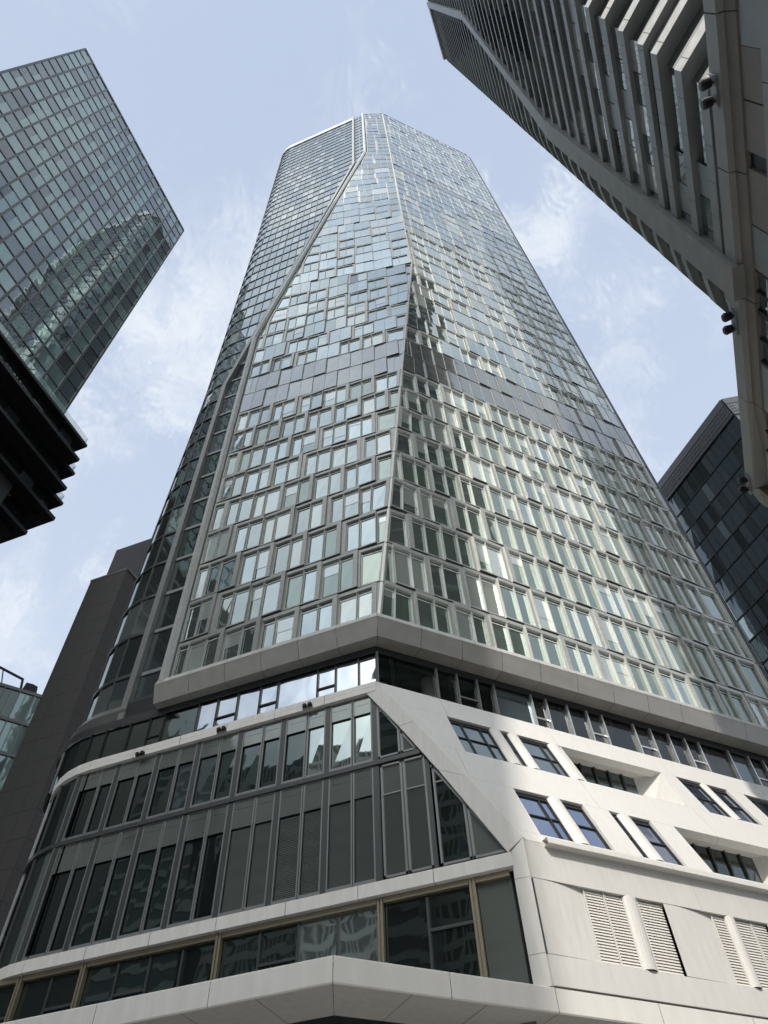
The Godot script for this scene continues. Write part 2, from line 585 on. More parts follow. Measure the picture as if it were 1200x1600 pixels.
			if k < 12: m = pick([[4, "g_dark"], [2, "g_night"], [1, "g_mid"]])
			else: m = pick([[3, "g_mid"], [3, "g_blue"], [1, "g_blind"]])
			if k < 16 and n_f < 290:
				n_f += 1
				mk("curved_face_pane", [[pn, m]], T)
			else:
				if not f_up.has(m): f_up[m] = MB.new()
				f_up[m].v.append_array(pn.v)
	sets = []
	for m in f_up: sets.append([f_up[m], m])
	stuff(mk("upper_curved_face_panes", sets, T))
	stuff(mk("curved_face_mullions", [[f_fr, M.mull]], T))
	# silver trim on the rounded corner, where the bays meet the sky
	# ---- strip of dark glass between rib and spine
	var s_p := {}
	var s_fr := MB.new()
	for k in ROWS:
		var h0 := H0 + FL * k + 0.1
		var h1 := h0 + FL - 0.3
		for j in 2:
			var q := []
			for cc in [[j, h0], [j + 1, h0], [j + 1, h1], [j, h1]]:
				var xr := ribx(cc[1]) + 0.3
				var xs: float = S(cc[1]).x
				q.append(V(lerpf(xr, xs, cc[0] * 0.5), cc[1], -31.05))
			if q[0].distance_to(q[1]) < 0.1: continue
			var m: Material = pick([[3, "g_dark"], [2, "g_night"], [1, "g_green"]]) if k < 13 else pick([[2, "g_mid"], [2, "g_blue"]])
			if not s_p.has(m): s_p[m] = MB.new()
			s_p[m].q(q[0], q[1], q[2], q[3])
			s_fr.bar(q[1], q[2], V(0.10, 0, 0), V(0, 0, 0.14))
			s_fr.bar(q[0] + V(0, -0.15, 0), q[1] + V(0, -0.15, 0), V(0, 0, 0.2), V(0, 0.3, 0))
	sets = []
	for m in s_p: sets.append([s_p[m], m])
	stuff(mk("recessed_strip_panes", sets, T))
	stuff(mk("recessed_strip_frames", [[s_fr, M.frame_grey]], T))
	# ---- rib and spine
	var rb := MB.new()
	var rh := [30.6, 79.0, 172.0, 236.0]
	for i in 3:
		var a: float = rh[i]
		var b: float = rh[i + 1]
		rb.hexa(V(ribx(a) - 0.25, a, -30.55), V(ribx(a) + 0.25, a, -30.55), V(ribx(b) + 0.25, b, -30.55), V(ribx(b) - 0.25, b, -30.55), V(0, 0, -0.7))
	mk("dark_rib", [[rb, M.rib]], T)
	var sp_h := [31.6]
	while sp_h[-1] < 236.0:
		var nx: float = sp_h[-1] + 4.1
		for cut in [88.0, 180.7, 236.0]:
			if sp_h[-1] < cut - 0.01 and nx > cut - 1.5: nx = cut; break
		sp_h.append(min(nx, 236.0))
	for i in sp_h.size() - 1:
		var a: float = sp_h[i] + 0.012
		var b: float = sp_h[i + 1]
		var sa := S(a)
		var sb := S(b)
		var mb := MB.new()
		mb.hexa(V(sa.x - 0.26, a, sa.y + 0.30), V(sa.x + 0.16, a, sa.y + 0.42), V(sb.x + 0.16, b, sb.y + 0.42), V(sb.x - 0.26, b, sb.y + 0.30), V(0, 0, -2.2))
		mb.hexa(V(sa.x + 0.16, a, sa.y + 0.42), V(sa.x + 0.30, a, sa.y + 0.10), V(sb.x + 0.30, b, sb.y + 0.10), V(sb.x + 0.16, b, sb.y + 0.42), V(-0.15, 0, -1.0))
		mk("spine_panel", [[mb, M.spine]], T)
	# ---- roof edge
	var rp := MB.new()
	var a := 2.9
	while a < 29.0:
		var b := a + 0.9
		rp.hexa(Fp(a, 232.6, 0.25), Fp(b, 232.6, 0.25), Fp(b, 235.6, 0.25), Fp(a, 235.6, 0.25), Fp(a, 232.6, -0.3) - Fp(a, 232.6, 0.25))
		a = b
	mk("roof_parapet", [[rp, M.spine]], T)
	var rl := MB.new()
	for i in 12:
		var x := lerpf(C(235).x, E(235).x, i / 12.0)
		var y := lerpf(C(235).x, E(235).x, (i + 1) / 12.0 - 0.004)
		rl.hexa(Rp(x, 235.8, 0.1), Rp(y, 235.8, 0.1), Rp(y, 236.15, 0.1), Rp(x, 236.15, 0.1), V(-0.3, 0, -0.3))
	rl.hexa(Lp(S(235).x, 235.8, 0.1), Lp(C(235).x, 235.8, 0.1), Lp(C(235).x, 236.15, 0.1), Lp(S(235).x, 236.15, 0.1), V(0, 0, -0.4))
	mk("roof_rail", [[rl, M.alu]], T)

	# ---- belt under the tower
	var e0 := E(32)
	var right := PackedVector2Array([Vector2(-25.75, -29.3), Vector2(-10.55, -29.1), e0])
	right.append_array(arc(e0 + Vector2(-2.16, -2.08), 3.0, 30, -46, 4))
	band("belt_panel", T, right, 2.74, [[-0.3, 32.14], [0.22, 32.1], [0.42, 31.62]], M.belt, 0.012)
	band("belt_underside_panel", T, right, 2.74, [[0.42, 31.60], [0.40, 31.55], [0.06, 30.38], [-0.9, 30.34]], M.belt_shade, 0.012)
	var lend := MB.new()       # its left end
	lend.prism([V(-25.75, 32.1, -29.08), V(-25.75, 31.6, -28.9), V(-25.75, 30.38, -29.24), V(-25.75, 30.34, -31), V(-25.75, 32.1, -31)], V(0.05, 0, 0))
	mk("belt_end", [[lend, M.belt]], T)
	var la := arc(Vector2(-30.8, -36.0), 5.0, 180, 90, 9)
	var left := PackedVector2Array([Vector2(-35.8, -50)])
	left.append_array(la)
	left.append(Vector2(-29.0, -31.0))
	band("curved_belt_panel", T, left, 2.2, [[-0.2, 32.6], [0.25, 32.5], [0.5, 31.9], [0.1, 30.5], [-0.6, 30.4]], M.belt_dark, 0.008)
	var mid := MB.new()
	mid.hexa(V(-29.0, 32.4, -30.6), V(-25.7, 32.4, -30.6), V(-25.7, 32.9, -30.9), V(-29.0, 32.9, -30.9), V(0, 0, -0.3))
	mid.hexa(V(-29.0, 30.5, -30.9), V(-25.7, 30.5, -30.9), V(-25.7, 32.4, -30.6), V(-29.0, 32.4, -30.6), V(0, 0, -0.3))
	mk("belt_gap_panel", [[mid, M.dark]], T)

	# ---- recessed floor of tall panes under the belt
	var ml := arc(Vector2(-30.5, -35.15), 5.2, 180, 90, 9)
	var dR := Vector2(0.698, -0.716)
	var mg := PackedVector2Array([Vector2(-35.7, -50)])
	mg.append_array(ml)
	mg.append(Vector2(-11.0, -29.95))
	mg.append(Vector2(-11.0, -29.95) + dR * 44.0)
	var top := MB.new()
	wallmesh(top, mg, 29.85, 30.45, 0.15)
	mk("recess_head", [[top, M.dark]], T)
	var xs := [-30.5, -29.37, -27.58, -26.16, -25.13, -22.68, -21.37, -19.98, -18.46, -17.28, -14.68, -13.53, -12.07, -11.0]
	for i in xs.size() - 1:
		var p := MB.new()
		var t1 := rng.randf_range(-0.01, 0.01)
		p.q(V(xs[i], 26.9, -29.95 + t1), V(xs[i + 1], 26.9, -29.95 - t1), V(xs[i + 1], 29.9, -29.95 + t1), V(xs[i], 29.9, -29.95))
		var o := mk("tall_pane", [[p, M.g_sky if i > 4 else M.g_night]], T)  # pale where sky is mirrored, dark for buildings: reflections put into pane colour
		var f := MB.new()
		f.box(V(xs[i] - 0.045, 26.9, -29.96), V(0.09, 0, 0), V(0, 3.0, 0), V(0, 0, 0.12))
		if i in [3, 6, 8, 10]: f.box(V(xs[i], 28.35, -29.96), V(xs[i + 1] - xs[i], 0, 0), V(0, 0.09, 0), V(0, 0, 0.1))
		mk("mullion", [[f, M.black]], o)
	for i in ml.size() - 1:
		var p := MB.new()
		p.q(V(ml[i].x, 26.9, ml[i].y), V(ml[i + 1].x, 26.9, ml[i + 1].y), V(ml[i + 1].x, 29.9, ml[i + 1].y), V(ml[i].x, 29.9, ml[i].y))
		var o := mk("tall_pane", [[p, M.g_night]], T)
		if i % 3 == 0:
			var f := MB.new()
			f.bar(V(ml[i].x, 26.9, ml[i].y), V(ml[i].x, 29.9, ml[i].y), V(0.12, 0, 0), V(0, 0, 0.12))
			mk("mullion", [[f, M.frame_grey]], o)
	var ss := [0.0, 3.9, 5.3, 6.7, 7.9, 10.6, 11.7, 13.3, 14.8, 16.0, 18.5, 19.9, 21.4, 22.8, 24.0, 26.6, 28.4, 29.8, 32.2, 33.6, 36.0]
	var mR := func(s: float, h: float, o: float) -> Vector3:
		return V(-11.0 + 0.698 * s + 0.716 * o, h, -29.95 - 0.716 * s + 0.698 * o)
	for i in ss.size() - 1:
		var p := MB.new()
		var t1 := rng.randf_range(-0.012, 0.012)
		p.q(mR.call(ss[i], 26.9, t1), mR.call(ss[i + 1], 26.9, -t1), mR.call(ss[i + 1], 29.9, t1), mR.call(ss[i], 29.9, 0.0))
		var o := mk("tall_pane", [[p, M.clear if i not in [4, 15, 17] else M.g_slate]], T)
		var f := MB.new()
		f.hexa(mR.call(ss[i] - 0.05, 26.9, 0.0), mR.call(ss[i] + 0.05, 26.9, 0.0), mR.call(ss[i] + 0.05, 29.9, 0.0), mR.call(ss[i] - 0.05, 29.9, 0.0), V(0.716, 0, 0.698) * 0.22)
		if i in [2, 5, 8, 10, 13, 16]: f.hexa(mR.call(ss[i], 28.3, 0.0), mR.call(ss[i + 1], 28.3, 0.0), mR.call(ss[i + 1], 28.4, 0.0), mR.call(ss[i], 28.4, 0.0), V(0.716, 0, 0.698) * 0.08)
		mk("mullion", [[f, M.silver if i > 4 else M.frame_grey]], o)  # sunlit stretch silver, shaded stretch grey: the light is in the colour
	# what one sees through the right hand panes: columns, beams, a back wall
	for s in [4.2, 12.4, 17.2, 20.6, 26.0, 31.0]:
		var cb := MB.new()
		cb.cyl(mR.call(s, 26.7, -1.5), mR.call(s, 30.3, -1.5), 0.42, 0.42, 18)
		mk("round_column", [[cb, M.cream]], T)
	for i in 9:
		var cb := MB.new()
		var s := 1.0 + 4.0 * i
		cb.hexa(mR.call(s, 29.75, -0.3), mR.call(s + 0.3, 29.75, -0.3), mR.call(s + 3.0, 29.75, -5.0), mR.call(s + 2.7, 29.75, -5.0), V(0, 0.4, 0))
		mk("ceiling_beam", [[cb, M.frame_grey]], T)
	var iw := MB.new()
	iw.q(mR.call(-1.0, 26.6, -5.2), mR.call(44.0, 26.6, -5.2), mR.call(44.0, 30.4, -5.2), mR.call(-1.0, 30.4, -5.2))
	iw.q(mR.call(0.1, 30.31, -0.02), mR.call(44.0, 30.31, -0.02), mR.call(44.0, 30.31, -5.2), mR.call(1.0, 30.31, -5.2))
	iw.q(V(-11.8, 26.6, -30.6), V(-11.3, 26.6, -36.5), V(-11.3, 30.4, -36.5), V(-11.8, 30.4, -30.6))
	mk("inner_wall", [[iw, M.mull]], T)
	podium(T)

# ---------------------------------------------------------------- podium of the middle tower
func podium(T: Node3D) -> void:
	var Z := -29.1
	# dark body behind
	var body := MB.new()
	var pa := PackedVector2Array([Vector2(-33.9, -55)])
	pa.append_array(arc(Vector2(-29, -34.6), 4.9, 180, 90, 8))
	var pb := pa.duplicate()
	pa.append(Vector2(-11.0, -29.7))
	pa.append(Vector2(-11.0, -29.7) + Vector2(0.698, -0.716) * 46.0)
	wallmesh(body, pa, 16.0, 26.6)
	pb.append(Vector2(-5.2, -29.9))
	pb.append(Vector2(-5.2, -29.9) + Vector2(0.698, -0.716) * 46.0)
	wallmesh(body, pb, 0.0, 16.0)
	var lid := []
	for p in pa: lid.append(V(p.x, 26.6, p.y))
	lid.append(V(0, 26.6, -75))
	body.fan(lid)
	mk("podium_core", [[body, M.dark]], T)
	var lp := PackedVector2Array([Vector2(-34.5, -55)])
	lp.append_array(arc(Vector2(-29, -34.6), 5.5, 180, 90, 9))
	var ltop := lp.duplicate()
	ltop.append(Vector2(-10.75, Z))
	band("ledge_panel", T, ltop, 3.05, [[-1.2, 27.16], [-0.02, 27.16], [0.06, 27.08], [0.06, 26.78], [0.03, 26.76], [0.08, 26.74], [0.08, 26.45], [-0.25, 26.42]], M.cream_lifted, 0.014)
	var lmid := lp.duplicate()
	lmid.append(Vector2(-5.0, Z))
	band("ledge_panel", T, lmid, 3.4, [[-0.25, 16.32], [0.08, 16.30], [0.08, 15.74], [-0.3, 15.70]], M.cream_lifted, 0.012)
	# corner return of the middle ledge and the slanted frame
	var P := func(x: float, h: float) -> Vector3: return V(x, h, Z + 0.05)
	var fr_in := [[-11.3, 26.45], [-9.55, 23.8], [-7.75, 20.85], [-5.15, 16.32]]
	var fr_out := [[-10.73, 27.1], [-8.75, 23.87], [-6.5, 20.2], [-4.40, 16.79]]
	for i in 3:
		var mb := MB.new()
		var k0 := 0.004
		var a := Vector2(fr_in[i][0], fr_in[i][1]).lerp(Vector2(fr_in[i + 1][0], fr_in[i + 1][1]), k0)
		var b := Vector2(fr_out[i][0], fr_out[i][1]).lerp(Vector2(fr_out[i + 1][0], fr_out[i + 1][1]), k0)
		var c := Vector2(fr_out[i][0], fr_out[i][1]).lerp(Vector2(fr_out[i + 1][0], fr_out[i + 1][1]), 1.0 - k0)
		var d := Vector2(fr_in[i][0], fr_in[i][1]).lerp(Vector2(fr_in[i + 1][0], fr_in[i + 1][1]), 1.0 - k0)
		mb.hexa(P.call(a.x, a.y), P.call(b.x, b.y), P.call(c.x, c.y), P.call(d.x, d.y), V(0, 0, -0.5))
		mk("slanted_frame_panel", [[mb, M.cream]], T)
	for hh in [[16.78, 15.20], [15.18, 12.43], [12.41, 11.34]]:
		var mb := MB.new()
		mb.hexa(P.call(-5.08, hh[1]), P.call(-4.42, hh[1]), P.call(-4.42, hh[0]), P.call(-5.08 if hh[0] < 16 else -5.0, hh[0] - (0.45 if hh[0] > 16 else 0.0)), V(0, 0, -0.6))
		mk("corner_panel", [[mb, M.cream]], T)

	# ---- two glazed storeys on the left face
	var zg := -29.3
	var wallpts := PackedVector2Array()
	var frames := MB.new()
	for row in 2:
		var hb: float = [22.25, 16.34][row]
		var ht: float = [26.42, 22.05][row]
		# transom
		for j in range(0, 8):
			var xr := -10.95 - 2.67 * j
			var xl := xr - 2.67
			if xl < -29.4: xl = -29.3
			podium_bay(T, xl, xr, hb, ht, zg, row, j)
	# clipped bays under the slant
	var tri := [[-10.95, -8.3, 22.25, 26.42, 0], [-10.95, -8.22, 16.34, 22.05, 1], [-8.22, -5.1, 16.34, 22.05, 2]]
	for t in tri:
		var clip := PackedVector2Array([Vector2(-40, 40), Vector2(-40, 0), Vector2(-5.05, 0), Vector2(-5.05, 16.3), Vector2(-11.2, 26.42), Vector2(-11.2, 40)])
		var cuts := []
		if t[4] == 0: cuts = [[-10.8, -9.62, "g_night", 0.25], [-9.56, -8.35, "g_spandrel", 0.0]]
		elif t[4] == 1: cuts = [[-10.7, -9.6, "g_spandrel", 0.0], [-9.54, -8.42, "g_spandrel", 0.0]]
		else: cuts = [[-8.1, -6.72, "g_night", 0.45], [-6.66, -5.1, "g_spandrel", 0.0]]
		for c in cuts:
			var rect := PackedVector2Array([Vector2(c[0], t[2] + 0.12), Vector2(c[1], t[2] + 0.12), Vector2(c[1], t[3] - 0.1), Vector2(c[0], t[3] - 0.1)])
			for poly in Geometry2D.intersect_polygons(rect, clip):
				var pts := []
				for p in poly: pts.append(V(p.x, p.y, zg))
				var mb := MB.new()
				mb.fan(pts)
				var o := mk("slanted_pane", [[mb, M[c[2]]]], T)
				var f := MB.new()
				for i in pts.size():
					var a: Vector3 = pts[i]
					var b: Vector3 = pts[(i + 1) % pts.size()]
					var d: Vector3 = (b - a).normalized().cross(V(0, 0, 1)) * 0.10
					f.hexa(a, b, b - d, a - d, V(0, 0, 0.08))
				if t[4] > 0 or c[3] > 0.2:
					var hh: float = lerpf(t[2], t[3], 0.70)
					var xm: float = min(c[1], -11.2 + (26.42 - hh) * 0.607) - 0.1
					if xm > c[0] + 0.2: f.box(V(c[0] + 0.1, hh, zg), V(xm - c[0] - 0.1, 0, 0), V(0, 0.07, 0), V(0, 0, 0.06))
				mk("window_frame", [[f, M.frame_grey]], o)
				if t[4] == 1: blind_lines(o, c[0] + 0.12, c[1] - 0.12, t[2] + 0.3, lerpf(t[2], t[3], 0.70) - 0.05, zg + 0.01)
	for x in [[-8.32, 16.34, 21.7], [-9.59, 22.25, 23.7], [-9.57, 16.34, 22.05], [-6.69, 16.34, 18.9], [-10.9, 22.25, 25.7], [-10.88, 16.34, 22.05]]:
		var f := MB.new()
		var wd := 0.22 if x[0] in [-8.32, -10.9, -10.88] else 0.08
		f.box(V(x[0] - wd * 0.5, x[1], zg - 0.03), V(wd, 0, 0), V(0, x[2] - x[1], 0), V(0, 0, 0.09))
		mk("dark_mullion", [[f, M.mull]], T)
	# rounded left corner glazing
	var ca := arc(Vector2(-29.2, -34.6), 5.3, 180, 92, 8)
	for row in 2:
		var hb: float = [22.25, 16.34][row]
		var ht: float = [26.42, 22.05][row]
		for i in ca.size() - 1:
			var mb := MB.new()
			mb.q(V(ca[i].x, hb, ca[i].y), V(ca[i + 1].x, hb, ca[i + 1].y), V(ca[i + 1].x, ht, ca[i + 1].y), V(ca[i].x, ht, ca[i].y))
			var o := mk("curved_pane", [[mb, pick([[3, "g_night"], [2, "g_dark"], [1, "g_green"]])]], T)
			if i % 2 == 0:
				var f := MB.new()
				f.bar(V(ca[i].x, hb, ca[i].y), V(ca[i].x, ht, ca[i].y), V(0.16, 0, 0), V(0, 0, 0.16))
				mk("mullion", [[f, M.silver if i == 4 else M.mull]], o)
	var tb := MB.new()
	var tp := PackedVector2Array()
	tp.append_array(arc(Vector2(-29.2, -34.6), 5.3, 180, 90, 8))
	var tp2 := tp.duplicate()
	tp2.append(Vector2(-8.6, zg))
	for hh in [[22.03, 22.27, 0.16]]:
		var o1 := offset(tp2, 0.16)
		for i in o1.size() - 1:
			tb.q(V(o1[i].x, hh[0], o1[i].y), V(o1[i + 1].x, hh[0], o1[i + 1].y), V(o1[i + 1].x, hh[1], o1[i + 1].y), V(o1[i].x, hh[1], o1[i].y))
			tb.q(V(o1[i].x, hh[0], o1[i].y), V(o1[i + 1].x, hh[0], o1[i + 1].y), V(tp2[i + 1].x, hh[0], tp2[i + 1].y), V(tp2[i].x, hh[0], tp2[i].y))
	mk("transom", [[tb, M.mull]], T)

	# ---- shop floor behind the canopy
	var gx := [-33.0, -29.15, -25.6, -18.6, -10.94, -6.88, -5.12]
	for i in gx.size() - 1:
		var x0: float = gx[i]
		var x1: float = gx[i + 1]
		var f := MB.new()
		f.box(V(x0 - 0.13, 7, -29.45), V(0.10, 0, 0), V(0, 8.7, 0), V(0, 0, 0.25))
		f.box(V(x0 + 0.03, 7, -29.45), V(0.10, 0, 0), V(0, 8.7, 0), V(0, 0, 0.25))
		f.box(V(x0 - 0.03, 7, -29.45), V(0.06, 0, 0), V(0, 8.7, 0), V(0, 0, 0.17))
		f.box(V(x0 + 0.16, 15.48, -29.45), V(x1 - x0 - 0.32, 0, 0), V(0, 0.24, 0), V(0, 0, 0.22))
		var fo := mk("brass_frame", [[f, M.brass]], T)
		var n: int = 1 if x1 - x0 < 2.5 else (2 if x1 - x0 < 5 else 4)
		for j in n:
			var a := lerpf(x0 + 0.16, x1 - 0.16, float(j) / n)
			var b := lerpf(x0 + 0.16, x1 - 0.16, float(j + 1) / n)
			var mb := MB.new()
			var t1 := rng.randf_range(-0.012, 0.012)
			mb.q(V(a, 7, -29.47 + t1), V(b, 7, -29.47 - t1), V(b, 15.5, -29.47 + t1), V(a, 15.5, -29.47))
			var po := mk("shop_pane", [[mb, (M.g_mid if i == 3 and j >= 2 else M.g_night) if i != 5 else M.g_spandrel]], T)
			if j > 0:
				var g := MB.new()
				g.box(V(a - 0.05, 7, -29.46), V(0.10, 0, 0), V(0, 8.4, 0), V(0, 0, 0.10))
				if n == 2 or j == 1: g.box(V(a, 14.05, -29.46), V(b - a, 0, 0), V(0, 0.12, 0), V(0, 0, 0.08))
				mk("mullion", [[g, M.mull]], po)
	# ---- canopy
	var cp := PackedVector2Array([Vector2(-46, -23.2), Vector2(-10.35, -23.2), Vector2(-4.4, -29.2), Vector2(-4.4, -29.2) + Vector2(0.698, -0.716) * 46.0])
	band("canopy_fascia", T, cp, 4.4, [[-3.2, 11.34], [0.02, 11.32], [0.05, 11.28], [0.05, 10.55], [0.02, 10.5]], M.cream_lifted, 0.010)
	band("canopy_soffit", T, cp, 2.85, [[-0.02, 10.52], [-2.45, 10.50], [-2.5, 10.9]], M.cream_lifted, 0.012)
	var cs := MB.new()
	cs.fan([V(-46, 10.9, -25.6), V(-11.4, 10.9, -25.6), V(-5.5, 10.9, -31.5), V(-5.5, 10.9, -33), V(-46, 10.9, -33)])
	cs.fan([V(-46, 11.2, -23.4), V(-10.4, 11.2, -23.4), V(-4.6, 11.2, -29.2), V(-4.6, 11.2, -33), V(-46, 11.2, -33)])
	mk("canopy_deck", [[cs, M.dark]], T)
	right_face(T)

func blind_lines(o: Node, x0: float, x1: float, h0: float, h1: float, z: float) -> void:
	var mb := MB.new()
	var h := h0
	while h < h1:
		mb.q(V(x0, h, z + 0.004), V(x1, h, z + 0.004), V(x1, h + 0.055, z + 0.02), V(x0, h + 0.055, z + 0.02))
		h += 0.085
	stuff(mk("blind_slats", [[mb, M.g_spandrel]], o))

func podium_bay(T: Node3D, xl: float, xr: float, hb: float, ht: float, z: float, row: int, j: int) -> void:
	var f := MB.new()
	f.box(V(xr - 0.13, hb, z - 0.02), V(0.26, 0, 0), V(0, ht - hb, 0), V(0, 0, 0.10))
	var bay := mk("dark_mullion", [[f, M.mull]], T)
	var xm := xl + 0.16 + (xr - xl - 0.32) * 0.54
	for s in 2:
		var a := xl + 0.14 if s == 0 else xm + 0.02
		var b := xm - 0.02 if s == 0 else xr - 0.14
		var g := MB.new()
		var w := 0.07
		var split := lerpf(hb, ht, 0.735)
		var bl := row == 1 and j < 3
		g.box(V(a, hb, z), V(w, 0, 0), V(0, ht - hb, 0), V(0, 0, 0.07))
		g.box(V(b - w, hb, z), V(w, 0, 0), V(0, ht - hb, 0), V(0, 0, 0.07))
		g.box(V(a + w, hb, z), V(b - a - 2 * w, 0, 0), V(0, 0.22, 0), V(0, 0, 0.065))
		g.box(V(a + w, ht - 0.1, z), V(b - a - 2 * w, 0, 0), V(0, 0.1, 0), V(0, 0, 0.065))
		var wo := mk("window_frame", [[g, M.frame_grey]], T)
		var u := MB.new()
		u.box(V(a + w, split, z), V(b - a - 2 * w, 0, 0), V(0, ht - 0.1 - split, 0), V(0, 0, 0.03))
		u.box(V(a + w + 0.1, ht - 0.5, z + 0.03), V(b - a - 2 * w - 0.2, 0, 0), V(0, 0.03, 0), V(0, 0, 0.012))
		mk("upper_panel", [[u, M.g_spandrel]], wo)
		var p := MB.new()
		var t1 := rng.randf_range(-0.012, 0.012)
		p.q(V(a + w, hb + 0.22, z - 0.08 + t1), V(b - w, hb + 0.22, z - 0.08 - t1), V(b - w, split, z - 0.08 + t1), V(a + w, split, z - 0.08))
		var m: Material = pick([[3, "g_night"], [1.0, "g_dark"]])
		if bl: m = M.g_spandrel
		if row == 0 and (j == 0 or (j == 1 and s == 1)): m = M.g_mid
		if row == 1 and j == 1: m = M.g_dark
		mk("pane", [[p, m]], wo)
		if bl: blind_lines(wo, a + w + 0.02, b - w - 0.02, hb + 0.3, split - 0.12, z - 0.06)

# ---------------------------------------------------------------- right face of the podium
func RI(s: float, u: float, o: float) -> Vector3:        # leaning wall
	return V(-10.73, 27.1, -29.1) + V(0.698, 0, -0.716) * s + V(-0.288, 0.9154, -0.281) * u + V(0.655, 0.4025, 0.639) * o
func RL(s: float, h: float, o: float) -> Vector3:        # upright wall below
	return V(-4.36 + 0.698 * s + 0.716 * o, h, -29.1 - 0.716 * s + 0.698 * o)

func slab(mb: MB, f: Callable, a: Array, th: float, o := 0.0) -> void:     # a = four [s, u]
	mb.hexa(f.call(a[0][0], a[0][1], o), f.call(a[1][0], a[1][1], o), f.call(a[2][0], a[2][1], o), f.call(a[3][0], a[3][1], o), f.call(0, 0, -th) - f.call(0, 0, 0))

func sl(u: float) -> float: return 4.46 * u / -11.36     # left edge of the leaning wall

func round_fin(T: Node3D, f: Callable, s0: float, s1: float, u0: float, u1: float, bulge: float) -> void:
	var mb := MB.new()
	var n := 8
	for i in n:
		var a := PI * i / n
		var b := PI * (i + 1) / n
		var sa := lerpf(s0, s1, 0.5 - 0.5 * cos(a))
		var sb := lerpf(s0, s1, 0.5 - 0.5 * cos(b))
		mb.q(f.call(sa, u0, -0.16 + bulge * sin(a)), f.call(sb, u0, -0.16 + bulge * sin(b)), f.call(sb, u1, -0.16 + bulge * sin(b)), f.call(sa, u1, -0.16 + bulge * sin(a)))
	for s in [s0, s1]:
		mb.q(f.call(s, u0, -0.16), f.call(s, u1, -0.16), f.call(s, u1, -0.6), f.call(s, u0, -0.6))
	mk("rounded_fin", [[mb, M.cream]], T)

